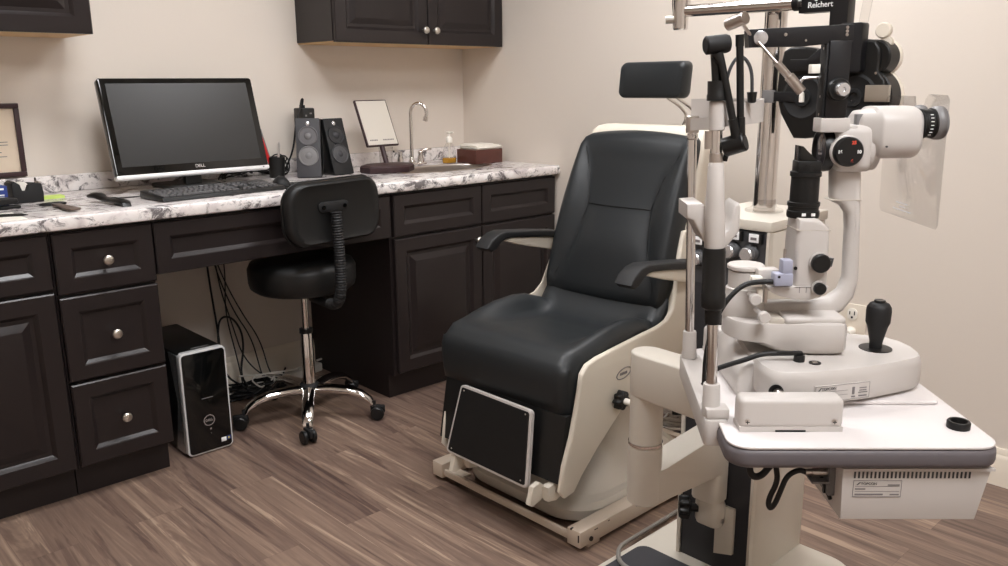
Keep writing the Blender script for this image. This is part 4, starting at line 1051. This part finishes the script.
TU = TF.to_3x3() @ Vector((1, 0, 0)); TV = TF.to_3x3() @ Vector((0, 1, 0))
# ------------------------------------------------------------------ slit lamp
def slit_lamp():
    t = thing('slit_lamp', 'white slit lamp microscope with joystick base standing on the white table', 'slit lamp', tw(.22, .27, TZ+.006), RT)
    # rail covers front and back
    for k_, (v0, v1, u0, u1) in enumerate(((.057, .094, .019, .174), (.420, .458, .048, .204))):
        rc = B(TF).box(u0, u1, v0, v1, TZ+.004, .822, .009, 4).box(u0+.001, u1-.001, v0-.0005, v1, TZ+.0004, TZ+.008).finish('rail_cover', M['white'], t, 40)
        if k_ == 0:
            for u in (.031, .160): B(TF).lathe([(.0045, 0), (.0045, .0008), (.003, .0016), (0, .0018)], (u, v0, .786), (0, -1, 0), 16).finish('screw', M['steel'], rc)
            for u in (.031, .160): B(TF).box(u-.003, u+.003, v0-.0022, v0-.0014, .7854, .7866).box(u-.0006, u+.0006, v0-.0022, v0-.0014, .783, .789).finish('screw_slot', M['black'], rc)
            B(TF).box(.073, .118, v0-.0012, v0+.003, .7705, .7732).finish('slot', M['black'], rc)
        else:
            b = B(TF)
            for k in range(20): b.box(.05+k*.0065, .0535+k*.0065, v0-.0009, v0+.002, .778, .781)
            b.finish('rack_teeth', M['grey'], rc)
    # sliding base: gently bowed front face
    fp = [(.078, .170), (.086, .143), (.10, .1315), (.150, .1325), (.200, .1445), (.252, .160), (.305, .184), (.345, .205), (.357, .215), (.364, .235), (.366, .27), (.360, .30), (.345, .325), (.30, .345), (.2, .372), (.11, .378), (.088, .365), (.078, .33), (.075, .25)]
    z0, z1 = TZ+.012, .836
    cu, cv = .21, .255
    rings = []
    for k, z in ((.965, z0), (.985, z0+.004), (1.0, z0+.010), (1.0, z1-.013), (.99, z1-.005), (.965, z1), (.5, z1+.001)):
        rings.append([(cu+(u-cu)*k, cv+(v-cv)*k, z) for u, v in fp])
    B(TF).loft(rings).finish('slide_base', M['white'], t, 40)
    B(TF).prism([(.052, .772), (.050, .800), (.058, .822), (.072, .831), (.090, .828), (.11, .80), (.11, .776)], .20, .39, 'xz', .008, 3).finish('wheel_cover', M['white'], t, 50)
    B(TF).cyl((.20, .155, TZ+.0065), (.20, .36, TZ+.0065), .0065).cyl((.32, .22, TZ+.0115), (.32, .33, TZ+.0115), .006).finish('base_roller', M['steel'], t)
    B(TF).lathe([(.0115, 0), (.0115, .0016), (.0085, .0016), (.0085, 0)], (.094, .1318, .806), (-.15, -1, 0)).finish('axle_ring', M['black'], t)
    B(TF).cyl((.094, .140, .806), (.107, .108, .799), .0066).finish('axle', M['steel'], t)
    # maker's plate on the straight stretch of the base front
    a_ = math.degrees(math.atan2(.160-.1325, .252-.150))
    f = TF @ T(.150, .1325, 0) @ Rz(a_)
    L = .1055
    lab = B(f).box(.004, L-.004, -.0044, .002, .788, .814).finish('rating_label', M['white'], t)
    b = B(f); x0, x1 = .004, L-.004
    for a in ((x0, x1, .788, .7884), (x0, x1, .8136, .814), (x0, x0+.0004, .788, .814), (x1-.0004, x1, .788, .814), (x0+.003, .062, .8035, .8039), (x0+.003, .062, .7965, .7969), (x0+.003, .03, .7995, .801), (x0+.003, .045, .7915, .793), (.070, .0745, .7955, .808), (.081, .098, .797, .7985), (.083, .096, .8005, .802), (.083, .096, .8045, .806), (.069, .076, .7905, .793), (.082, .097, .791, .793)): b.box(a[0], a[1], -.0049, -.0042, a[2], a[3])
    b.finish('label_print', M['ink'], lab)
    text('logo', 'TOPCON', .0062, f @ Vector((.0275, -.0049, .8085)), f.to_3x3() @ Vector((1, 0, 0)), (0, 0, 1), M['dkgrey'], lab)
    B(f).prism([(.0085, .806), (.0130, .8112), (.0150, .8112), (.0105, .806)], -.0049, -.0042, 'xz').finish('logo_mark', M['dkgrey'], lab)
    # joystick
    j = (.296, .255); zb = .8375
    B(TF).lathe([(.0265, -.0008), (.0265, .0008), (.021, .0012), (0, .0012)], (j[0], j[1], zb), n=36).finish('joystick_well', M['black'], t)
    B(TF).lathe([(.0100, .0), (.0108, .012), (.0155, .034), (.0165, .038), (.0196, .045), (.0202, .064), (.0194, .071), (.0155, .0775), (.010, .080), (0, .080)], (j[0], j[1], zb+.001), n=40).finish('joystick', M['matte'], t, 40)
    B(TF).cyl((j[0], j[1], zb+.080), (j[0], j[1], zb+.0845), .0092, bev=.001).finish('joystick_button', M['black'], t)
    B(TF).cyl((.168, .178, .8368), (.168, .178, .8382), .0095, n=24).finish('base_socket', M['black'], t)
    B(TF).box(.164, .172, .174, .182, .838, .8389, .0003).finish('socket_pin', M['steel'], t)
    B(TF).cyl((.146, .189, .8368), (.146, .189, .848), .0088).box(.108, .151, .1845, .1935, .8465, .8535, .002).finish('cable_plug', M['black'], t, 40)
    B(TF).tube([(.112, .189, .850), (.085, .19, .849), (.060, .19, .839), (.035, .195, .829), (.010, .2, .818), (-.004, .205, .79)], .0042, 10, 2).finish('base_cable', M['cable'], t, 60)
    # swivel arm base (boat)
    def hull(z, g, lift=0):
        P = []
        for i in range(13):
            a = PI/2+PI*i/12; P.append((.092+(.050-g)*math.cos(a), .280+(.062-g)*math.sin(a), z+lift))
        for u, v in ((.13, .218+g), (.18, .210+g), (.224-g, .210+g), (.231-g, .218+g), (.231-g, .345-g), (.225-g, .352-g), (.18, .352-g), (.13, .342-g)): P.append((u, v, z))
        return P
    B(TF).loft([hull(.838, .012, .022), hull(.842, .004, .016), hull(.848, 0, .012), hull(.884, 0, .0), hull(.890, .002, 0), hull(.893, .008, 0)]).finish('swivel_base', M['white'], t, 40)
    B(TF).box(.128, .229, .218, .344, .888, .902, .006, 3).finish('swivel_block', M['white'], t, 40)
    B(TF).prism([(.104, .222), (.128, .220), (.126, .262), (.108, .262)], .888, .900, 'xy', .003).finish('clamp_recess', M['castcream'], t)
    # pivot column
    B(TF).lathe([(.036, .888), (.036, .920), (.032, .927), (.0315, .938), (.0285, .940), (.0285, .968), (.0, .968)], (.077, .285, 0), n=40).finish('pivot_column', M['white'], t, 40)
    B(TF).lathe([(.027, 0), (.031, .003), (.031, .008), (.029, .010), (0, .0105)], (.077, .285, .9685), n=40).finish('pivot_cap', M['white'], t, 40)
    # microscope arm
    arm = [(.085, .868), (.170, .870), (.212, .881), (.242, .899), (.258, .922), (.264, .953), (.259, 1.04), (.252, 1.142), (.204, 1.142), (.207, 1.095), (.210, 1.086), (.224, 1.079), (.234, 1.066), (.237, 1.04), (.240, .957), (.233, .935), (.216, .922), (.175, .916), (.085, .916)]
    B(TF).prism(arm, .264, .296, 'xz', .011, 4).finish('microscope_arm', M['white'], t, 40)
    B(TF).box(.2035, .2545, .2632, .2968, 1.0885, 1.0897, .0004).finish('arm_seam', M['castcream'], t)
    # illumination tower
    il = [(.139, .950), (.137, 1.02), (.138, 1.040), (.139, 1.066), (.166, 1.066), (.174, 1.063), (.190, 1.050), (.192, 1.02), (.193, .956), (.190, .950)]
    B(TF).prism(il, .218, .280, 'xz', .014, 5).finish('lamp_housing', M['white'], t, 40)
    B(TF).box(.1372, .1915, .2176, .2804, 1.0465, 1.0473, .0003).finish('housing_seam', M['castcream'], t)
    B(TF).prism([(.095, .955), (.097, .948), (.115, .939), (.14, .933), (.165, .932), (.182, .937), (.192, .946), (.194, .955)], .214, .285, 'xz', .003).finish('slit_scale', M['white'], t, 40)
    b = B(TF)
    for u in (.146, .157): b.box(u, u+.0009, .2132, .2145, .945, .954)
    b.box(.140, .188, .2132, .2145, .9545, .9551); b.finish('scale_marks', M['ink'], t)
    B(TF).lathe([(.025, 1.064), (.0258, 1.068), (.0256, 1.075), (.0240, 1.076), (.0240, 1.082), (.0256, 1.083), (.0256, 1.089), (.0225, 1.090), (.0222, 1.130), (.0245, 1.131), (.0245, 1.138), (.0175, 1.139), (.0175, 1.150), (0, 1.150)], (.155, .250, 0), n=40).finish('lamp_barrel', M['black'], t, 35)
    B(TF).box(.137, .174, .234, .266, 1.137, 1.156, .002).finish('prism_holder', M['black'], t)
    B(TF).prism([(.139, 1.156), (.139, 1.180), (.144, 1.179), (.168, 1.156)], .236, .264, 'xz', .001).finish('mirror_prism', M['gloss'], t)
    b = B(TF)
    for u in (.148, .163): b.box(u-.003, u+.003, .2232, .2250, 1.0690, 1.0735)
    b.finish('barrel_print', M['inkwhite'], t)
    for u, v, z, rr in ((.176, .217, .995, .0148), (.176, .213, .954, .0095)):
        k = B(TF).lathe([(rr+.002, 0), (rr+.002, .004), (0, .004)], (u, v, z), (0, -1, 0)).finish('knob_collar', M['white'], t)
        B(TF).lathe([(rr, .004), (rr*1.03, .006), (rr*1.03, .012), (rr*.9, .014), (0, .014)], (u, v, z), (0, -1, 0), 32).finish('knob', M['black'], k, 40)
    B(TF).tube([(.192, .235, .998), (.203, .232, .997), (.2005, .232, .986), (.192, .234, .988)], .0026, 8).finish('filter_lever', M['dkgrey'], t)
    B(TF).box(.114, .131, .205, .225, .978, 1.001, .002).box(.102, .132, .203, .226, .9585, .979, .002).finish('switch_block', M['blue'], t)['label'] = 'blue-grey block'
    B(TF).cyl((.109, .2052, .974), (.109, .2025, .974), .0022).finish('block_screw', M['black'], t)
    B(TF).cyl((.139, .2185, .985), (.139, .2172, .985), .003).finish('housing_hole', M['black'], t)
    B(TF).cyl((.122, .224, 1.0), (.122, .224, 1.016), .0022).finish('lever_pin', M['steel'], t)
    B(TF).box(.085, .120, .235, .262, .957, .979, .003).finish('lamp_bracket', M['white'], t)
    B(TF).box(.071, .089, .222, .238, .953, .970, .002).finish('cable_clip', M['paper'], t)
    B(TF).box(.083, .090, .222, .232, .926, .948).finish('clamp_pin', M['paper'], t)
    B(TF).box(.094, .099, .224, .234, .926, .950).finish('clamp_pin', M['steel'], t)
    B(TF).tube([(.103, .212, .964), (.08, .213, .964), (.058, .208, .962), (.040, .205, .950), (.022, .20, .930), (.008, .2, .90), (-.003, .2, .85), (-.002, .205, .79)], .0044, 10, 3).finish('lamp_cable', M['cable'], t, 60)
    for u, z, v in ((.077, .933, .225), (.088, .908, .206)):
        B(TF).lathe([(.0088, 0), (.0098, .002), (.0098, .010), (.008, .012), (0, .012)], (u, v, z), (0, -1, 0)).cyl((u, v, z), (u, v+.05, z), .004).finish('clamp_screw', M['white'], t, 40)
    # microscope head
    B(TF).box(.202, .260, .246, .330, 1.136, 1.211, .013, 4).finish('microscope_head', M['white'], t, 40)
    ob = B(TF).lathe([(.030, 0), (.035, .004), (.036, .012), (.034, .020), (.031, .020), (.029, .014), (0, .014)], (.206, .288, 1.170), (-1, 0, 0), 40).finish('objective', M['black'], t, 40)
    B(TF).lathe([(.030, .0145), (.02, .0175), (0, .0185)], (.206, .288, 1.170), (-1, 0, 0), 40).finish('objective_lens', M['lens'], ob, 60)
    dl = B(TF).lathe([(.0265, -.004), (.0262, .001), (.0245, .002), (0, .002)], (.2165, .2465, 1.170), (0, -1, 0), 40).finish('dial_collar', M['white'], t, 40)
    B(TF).lathe([(.0236, .002), (.0236, .009), (.0215, .012), (0, .012)], (.2165, .2465, 1.170), (0, -1, 0), 40).finish('magnification_dial', M['black'], dl, 40)
    for w_, du, dz, m in (('16', -.0150, 0, 'inkwhite'), ('10', .0150, 0, 'inkwhite'), ('25', .006, .0145, 'inkred'), ('6', .005, -.0145, 'inkred')):
        text('dial_number', w_, .0072, tw(.2165+du, .2342, 1.170+dz), TU, (0, 0, 1), M[m], dl, bold=.0003)
    B(TF).lathe([(.036, 0), (.0385, .003), (.0385, .010), (.036, .012), (.036, .020), (0, .020)], (.254, .288, 1.172), (1, 0, 0), 40).finish('head_collar', M['white'], t, 40)
    # binocular head
    rings = []
    for u, h, w, zc in ((.238, .018, .026, 1.208), (.244, .027, .034, 1.206), (.262, .032, .042, 1.203), (.265, .0395, .050, 1.200), (.270, .042, .053, 1.198), (.325, .042, .053, 1.198), (.331, .039, .050, 1.198), (.3325, .032, .044, 1.198)):
        rings.append([(u, .288+w*(abs(math.cos(a))**.62)*(1 if math.cos(a) > 0 else -1), zc+h*(abs(math.sin(a))**.62)*(1 if math.sin(a) > 0 else -1)) for a in [2*PI*i/40 for i in range(40)]])
    B(TF).loft(rings).finish('binocular_body', M['white'], t, 50)
    B(TF).box(.234, .246, .262, .275, 1.209, 1.228, .001).finish('stop_block', M['grey'], t)
    for v in (.256, .320):
        c = (.3315, v, 1.212); ax = (1, .04, .05)
        e = B(TF).lathe([(.0235, 0), (.0235, .005), (.0222, .006), (.0222, .016), (.0240, .017), (.0240, .020), (0, .020)], c, ax, 40).finish('eyepiece', M['black'], t, 30)
        B(TF).lathe([(.0240, .020), (.0262, .023), (.0268, .031), (.0258, .035), (.0222, .0355), (.0205, .031), (0, .029)], c, ax, 40).finish('eyecup', M['grey'], e, 35)
        B(TF).lathe([(.0205, .0315), (0, .0318)], c, ax, 30).finish('eye_lens', M['black'], e)
    b = B(TF)
    for k in range(7):
        a = math.radians(-50+15*k); b.box(.3400, .3445, .256-.0227*math.cos(a), .256-.0218*math.cos(a), 1.2126+.0224*math.sin(a)-.0006, 1.2126+.0224*math.sin(a)+.0006)
    b.finish('diopter_marks', M['inkwhite'], t)
    B(TF).cyl((.274, .236, 1.178), (.274, .2335, 1.178), .0016).finish('pin_hole', M['dkgrey'], t)
    # breath shield
    sh = [(.228, 1.250), (.236, 1.257), (.295, 1.258), (.305, 1.250), (.318, 1.222), (.326, 1.218), (.334, 1.222), (.345, 1.254), (.45, 1.254), (.458, 1.246), (.445, 1.055), (.436, 1.046), (.228, 1.046), (.222, 1.053)]
    B(TF).prism(sh, .3600, .3622, 'yz', .0005).finish('breath_shield', M['clear'], t, 30)['label'] = 'clear plastic shield'
    b = B(TF)
    for z, a0, a1 in ((1.070, .33, .375), (1.064, .335, .36), (1.058, .315, .385)): b.box(.3593, .3597, a0, a1, z, z+.0022)
    b.finish('shield_print', M['inkwhite'], t)
    # tonometer mount
    B(TF).box(.172, .219, .247, .285, 1.200, 1.2225, .002).finish('tonometer_mount', M['white'], t)
    B(TF).box(.206, .232, .249, .283, 1.203, 1.2095, .001).finish('mount_plate', M['white'], t)
slit_lamp()

# ------------------------------------------------------------------ tonometer
def tonometer():
    t = thing('tonometer', 'black boxy tonometer with a chrome dial and long top bar above the microscope', 'tonometer', tw(.19, .265, 1.2228), RT)
    B(TF).box(.1775, .2110, .248, .280, 1.2230, 1.341, .0012).finish('body', M['anod'], t)
    B(TF).box(.1735, .1775, .251, .279, 1.2232, 1.337, .001).finish('side_plate', M['matte'], t)
    d = B(TF).lathe([(.0175, 0), (.0180, .006), (.016, .010), (0, .010)], (.1945, .2485, 1.267), (0, -1, 0), 40).finish('dial_drum', M['black'], t, 30)
    B(TF).lathe([(.0105, .010), (.0105, .021), (.009, .023), (.0035, .023), (.0026, .021), (0, .021)], (.196, .2485, 1.267), (0, -1, 0), 32).finish('dial_knob', M['silver'], d, 40)
    D = .0065
    b = B(TF); b.prism([(.050+D, 1.332), (.047+D, 1.3595), (.207+D, 1.366), (.208+D, 1.340), (.131+D, 1.333)], .252, .263, 'xz', .001)
    b.finish('top_bar', M['anod'], t)
    B(TF).prism([(.046+D, 1.332), (.043+D, 1.358), (.048+D, 1.359), (.051+D, 1.332)], .252, .276, 'xz').finish('bar_end', M['anod'], t)
    for u, z, rr in ((.102, 1.351, .0028), (.134, 1.342, .0019), (.197, 1.350, .0026), (.197, 1.3555, .0026), (.197, 1.361, .0026)): B(TF).lathe([(rr, 0), (rr*.8, .001), (0, .0012)], (u+D, .252, z), (0, -1, 0), 14).finish('bar_screw', M['steel'], t)
    B(TF).lathe([(.0112, 0), (.0112, .003), (.0102, .0035), (0, .0035)], (.0695, .252, 1.346), (0, -1, 0), 32).finish('pivot_disc', M['silver'], t, 30)
    b = B(TF); b.cyl((.066, .248, 1.340), (.096, .225, 1.301), .0026); b.cyl((.090, .226, 1.308), (.111, .224, 1.285), .0058); b.cyl((.109, .224, 1.288), (.130, .222, 1.264), .0080, bev=.001)
    b.finish('lower_lever', M['steel'], t, 40)
    b = B(TF); b.cyl((.055, .255, 1.350), (.040, .246, 1.366), .0028); b.cyl((.020, .262, 1.367), (.040, .232, 1.376), .0098, bev=.001)
    b.finish('counterweight', M['steel'], t, 40)
    for u, z in ((.1735, 1.330), (.1735, 1.256), (.1735, 1.228)): B(TF).lathe([(.0022, 0), (0, .001)], (u, .265, z), (-1, 0, 0), 12).finish('body_screw', M['steel'], t)
    B(TF).tube([(.174, .27, 1.286), (.156, .27, 1.286), (.145, .27, 1.284), (.141, .27, 1.275)], .0022, 8, 1).finish('feeler_arm', M['silver'], t)
    B(TF).box(.156, .170, .262, .278, 1.292, 1.306, .001).finish('feeler_tab', M['paper'], t)
tonometer()

# ------------------------------------------------------------------ chin rest
CF = TF @ T(0, 0, TZ) @ Matrix.Rotation(math.radians(-1.7), 4, 'Y') @ T(0, 0, -TZ)
def cw(u, v, z): return tuple(CF @ Vector((u, v, z)))
UF, VF, UR, VR = -.009, .118, .012, .400       # front and rear post
def chin_rest():
    t = thing('chin_rest', 'white chin and forehead rest on two chrome posts at the table edge', 'chin rest', tw(0, .26, TZ+.003), RT)
    for u, v, rr in ((UF, VF, 1), (UR, VR, .95)):
        B(CF).lathe([(.0150*rr, .7736), (.0150*rr, .780), (.0138*rr, .784), (.0132*rr, .822), (.0122*rr, .825), (0, .825)], (u, v, 0)).finish('post_socket', M['white'], t, 40)
    B(CF).box(UF-.012, UF+.024, VF-.022, VF+.008, .7736, .790, .003).finish('socket_foot', M['white'], t)
    B(CF).cyl((UR, VR, .824), (UR, VR, 1.215), .0082).finish('post', M['chrome'], t)
    B(CF).cyl((UF, VF, .824), (UF, VF, 1.215), .0086).finish('post', M['chrome'], t)
    b = B(CF); b.lathe([(.0118, .922), (.0128, .944), (.0176, .948), (.0182, .950), (.0182, .968), (.0172, .970), (.0172, 1.034), (.0160, 1.040), (0, 1.040)], (UF, VF, 0), n=20)
    b.finish('height_knob', M['black'], t, 30)
    B(CF).lathe([(.0140, 1.036), (.0150, 1.041), (.0150, 1.085), (.0135, 1.112), (.0115, 1.163), (.0100, 1.166), (0, 1.166)], (UF, VF, 0)).finish('elevation_sleeve', M['white'], t, 40)
    B(CF).lathe([(.0095, 0), (.0095, .012), (.0088, .014), (0, .014)], (UF, VF, 1.166)).finish('sleeve_ring', M['steel'], t)
    B(CF).cyl((UF-.0115, VF, 1.186), (UF-.0115, VF, 1.212), .0055).finish('stop_pin', M['steel'], t)
    B(CF).lathe([(.0090, 0), (.0098, .002), (.0098, .008), (.0090, .010), (0, .010)], (UR, VR, 1.180)).finish('post_ring', M['chrome'], t)
    # chin cup: thick U-shaped trough held by the sleeve
    cup = [(-.050, 1.106), (-.028, 1.107), (-.022, 1.102), (-.0145, 1.083), (-.006, 1.064), (.004, 1.058), (.013, 1.064), (.018, 1.084), (.022, 1.100), (.028, 1.104), (.030, 1.098), (.029, 1.062), (.012, 1.040), (.004, 1.034), (-.010, 1.036), (-.024, 1.049), (-.040, 1.080), (-.050, 1.084)]
    B(CF).prism(cup, VF+.004, VF+.072, 'xz', .0035, 3).finish('chin_cup', M['white'], t, 50)
    # forehead band, bowed towards the examiner
    pts = []
    for k in range(31):
        a = PI*k/30; q = k/30; pts.append((UF+(UR-UF)*q+.092*math.sin(a)**.8, VF-.004+(VR-VF+.012)*q))
    b = B(CF); R = []
    for i, (pu, pv) in enumerate(pts):
        a, c = pts[max(i-1, 0)], pts[min(i+1, 30)]; d = Vector((c[0]-a[0], c[1]-a[1])).normalized(); n = Vector((-d.y, d.x))*.0022
        R.append([(pu-n.x, pv-n.y, 1.217), (pu+n.x, pv+n.y, 1.217), (pu+n.x, pv+n.y, 1.251), (pu-n.x, pv-n.y, 1.251)])
    b.loft(R).finish('forehead_band', M['white'], t, 40)
    b = B(CF); b.loft([[(UR-.006, VR-.012, z0) for z0 in (1.197,)]+[(UR+.006, VR-.012, 1.197), (UR+.006, VR-.012, 1.217), (UR-.006, VR-.012, 1.217)], [(UF-.006, VF+.010, 1.213), (UF+.006, VF+.010, 1.213), (UF+.006, VF+.010, 1.231), (UF-.006, VF+.010, 1.231)]]).finish('cross_brace', M['white'], t, 40)
    B(CF).cyl((UF, VF, 1.212), (UF, VF, 1.254), .0115, bev=.0015).finish('band_clamp', M['white'], t, 40)
    B(CF).cyl((UR, VR, 1.192), (UR, VR, 1.222), .0115, bev=.001).finish('band_clamp', M['steel'], t, 40)
chin_rest()
# fixation lamp on the front post
def fixlamp():
    t = thing('fixation_lamp', 'black jointed fixation lamp clipped to the front chrome post', 'lamp', cw(UF, VF, 1.2545), RT)
    B(CF).lathe([(.0150, 1.2546), (.0150, 1.262), (.0140, 1.264), (.0140, 1.282), (0, 1.282)], (UF, VF, 0), n=20).finish('clamp_sleeve', M['black'], t, 30)
    B(CF).cyl((-.010, VF, 1.281), (-.012, VF, 1.325), .0070, .0082).finish('neck', M['black'], t)
    B(CF).lathe([(.0105, 0), (.0130, .002), (.0130, .031), (.0115, .035), (0, .035)], (-.029, VF-.006, 1.331), (1, .15, .06), 30).finish('lamp_head', M['matte'], t, 30)
    B(CF).tube([(-.011, VF-.006, 1.318), (-.006, VF-.010, 1.306), (.014, VF-.012, 1.214)], [.0085, .0054, .0054], 14).cyl((.011, VF-.012, 1.228), (.017, VF-.012, 1.200), .0068).finish('front_rod', M['black'], t, 60)
    B(CF).cyl((.019, VF-.008, 1.338), (.0235, VF-.008, 1.208), .0052).cyl((.0189, VF-.008, 1.344), (.0194, VF-.008, 1.328), .0060).cyl((.0228, VF-.008, 1.230), (.0237, VF-.008, 1.204), .0066).finish('rear_rod', M['black'], t, 60)
    B(CF).lathe([(.0125, 0), (.0140, .002), (.0140, .030), (.0125, .032), (0, .032)], (.003, VF+.002, 1.187), (.80, -.45, .28), 30).cyl((.006, VF, 1.178), (.004, VF+.002, 1.168), .004).finish('elbow_joint', M['black'], t, 30)
    B(CF).tube([(.006, .15, 1.258), (.012, .15, 1.285), (.017, .15, 1.302), (.027, .15, 1.316), (.039, .15, 1.312), (.048, .15, 1.294), (.049, .15, 1.262)], .0025, 10, 2).finish('gooseneck_wire', M['dkgrey'], t, 60)
    B(CF).lathe([(.004, -.008), (.0062, -.006), (.0070, .004), (.0075, .008), (0, .008)], (.049, .15, 1.256)).finish('wire_tip', M['black'], t)
fixlamp()

# ------------------------------------------------------------------ phoropter (x axis towards the viewer's right, along the wall)
def phoropter():
    PF = T(1.82, .861, 1.257) @ Rz(-90)
    t = thing('phoropter', 'black phoropter with twin lens banks hanging from the chrome carrier tube', 'phoropter', (1.82, .861, 1.257), math.radians(-90))
    b = B(PF); b.prism([(-.100, .168), (-.028, .168), (-.028, .08), (.012, .08), (.012, .30), (-.100, .30)], -.020, .014, 'xz', .002); b.cyl((-.112, -.015, .191), (-.098, -.015, .191), .0175); b.finish('hanger_bracket', M['anod'], t)
    text('logo', 'Reichert', .0165, PF @ Vector((-.050, -.0206, .183)), PF.to_3x3() @ Vector((1, 0, 0)), (0, 0, 1), M['inkwhite'], t, bold=.0002)
    B(PF).ball((-.060, -.0204, .1935), .0036, 12, (1.1, .15, .7)).finish('logo_mark', M['inkwhite'], t)
    left = [(-.125, .088), (-.110, .097), (-.085, .098), (-.05, .092), (-.020, .06), (-.012, .0), (-.02, -.06), (-.032, -.097), (-.06, -.102), (-.088, -.102), (-.100, -.085), (-.124, -.048), (-.137, -.005), (-.134, .04)]
    right = [(.000, .09), (.02, .104), (.055, .108), (.078, .104), (.090, .088), (.092, .062), (.090, .042), (.105, .025), (.113, -.01), (.114, -.055), (.106, -.088), (.080, -.104), (.045, -.106), (.010, -.09), (-.008, -.03), (-.008, .04)]
    B(PF).prism(left, -.028, .026, 'xz', .006, 3).finish('lens_bank', M['black'], t, 40)
    B(PF).prism(right, -.028, .026, 'xz', .006, 3).finish('lens_bank', M['black'], t, 40)
    B(PF).prism([(-.100, .070), (-.06, .070), (-.035, .09), (.06, .115), (.06, .095), (-.03, .045), (-.10, .045)], -.042, -.026, 'xz', .002).finish('beam_bracket', M['anod'], t)
    B(PF).prism(rrect(.012, .062, .04, .140, .006), -.052, -.022, 'xz', .002).finish('mount_plate', M['anod'], t)
    b = B(PF)
    for x, z in ((.026, .083), (.030, .058)): b.lathe([(.004, 0), (.003, .002), (0, .002)], (x, -.052, z), (0, -1, 0), 14)
    for x, z in ((.052, .02), (.04, -.018), (.086, .038)): b.lathe([(.0028, 0), (0, .0012)], (x, -.0282, z), (0, -1, 0), 14)
    b.finish('plate_screws', M['steel'], t)
    # lens wells
    for x in (-.070, .045):
        B(PF).lathe([(.048, 0), (.050, .003), (.044, .006), (.036, .003), (.020, .003), (.018, .008), (.012, .008), (.0105, .002), (0, .002)], (x, -.027, -.012), (0, -1, 0), 40).finish('lens_well', M['matte'], t, 30)
    B(PF).box(-.150, -.075, -.034, -.027, -.021, .000, .001).finish('left_slide', M['anod'], t)
    B(PF).box(-.165, -.138, -.038, -.028, -.024, .004, .001).finish('slide_tab', M['grey'], t)
    B(PF).box(.070, .120, -.036, -.027, -.020, .014, .001).finish('slide_plate', M['nickel'], t)
    b = B(PF); b.box(-.075, -.066, -.037, -.030, -.022, .0); b.box(.006, .016, -.037, -.028, -.022, -.004).box(.010, .018, -.036, -.028, .035, .066, .002); b.finish('white_tabs', M['paper'], t)
    # wheels behind the right-hand edge
    for x, z, rr in ((.074, .070, .036), (.058, -.012, .062)):
        B(PF).cyl((x, -.020, z), (x, .030, z), rr, n=44, bev=.003).finish('power_wheel', M['black'], t, 30)
        B(PF).cyl((x+.001, .0305, z), (x+.001, .042, z), rr+.001, n=44, bev=.003).finish('wheel_rim', M['trim'], t, 30)
    B(PF).cyl((.082, -.004, .124), (.082, .010, .124), .016, bev=.002).cyl((.088, .0, .100), (.088, .012, .100), .013).finish('level_knob', M['trim'], t, 40)
    B(PF).cyl((.034, .0, .105), (.050, .0, .24), .0095).finish('reading_rod', M['clear'], t)
phoropter()

# ------------------------------------------------------------------ camera, light, colour
cam = bpy.data.cameras.new('camera'); co = bpy.data.objects.new('camera', cam); COL.objects.link(co)
Rw = [[0.72660093, -0.16419912, 0.66715046], [-0.68701054, -0.16201526, 0.70835554], [-0.0082228, -0.97303119, -0.23052696]]
m = Matrix([[Rw[i][0], -Rw[i][1], -Rw[i][2]] for i in range(3)]).to_4x4()
m.translation = (0, 0, 1.28)
co.matrix_world = m
cam.sensor_width = 36; cam.lens = 841.05/1008*36; cam.clip_start = .02
S.camera = co
w = bpy.data.worlds.new('world'); S.world = w; w.use_nodes = True
w.node_tree.nodes['Background'].inputs[0].default_value = (.03, .03, .03, 1)
S.view_settings.view_transform = 'Standard'; S.view_settings.look = 'None'
S.view_settings.exposure = 0; S.view_settings.gamma = 1; S.view_settings.use_curve_mapping = False
S.cycles.use_denoising = True
S.cycles.max_bounces = 8; S.cycles.transparent_max_bounces = 12
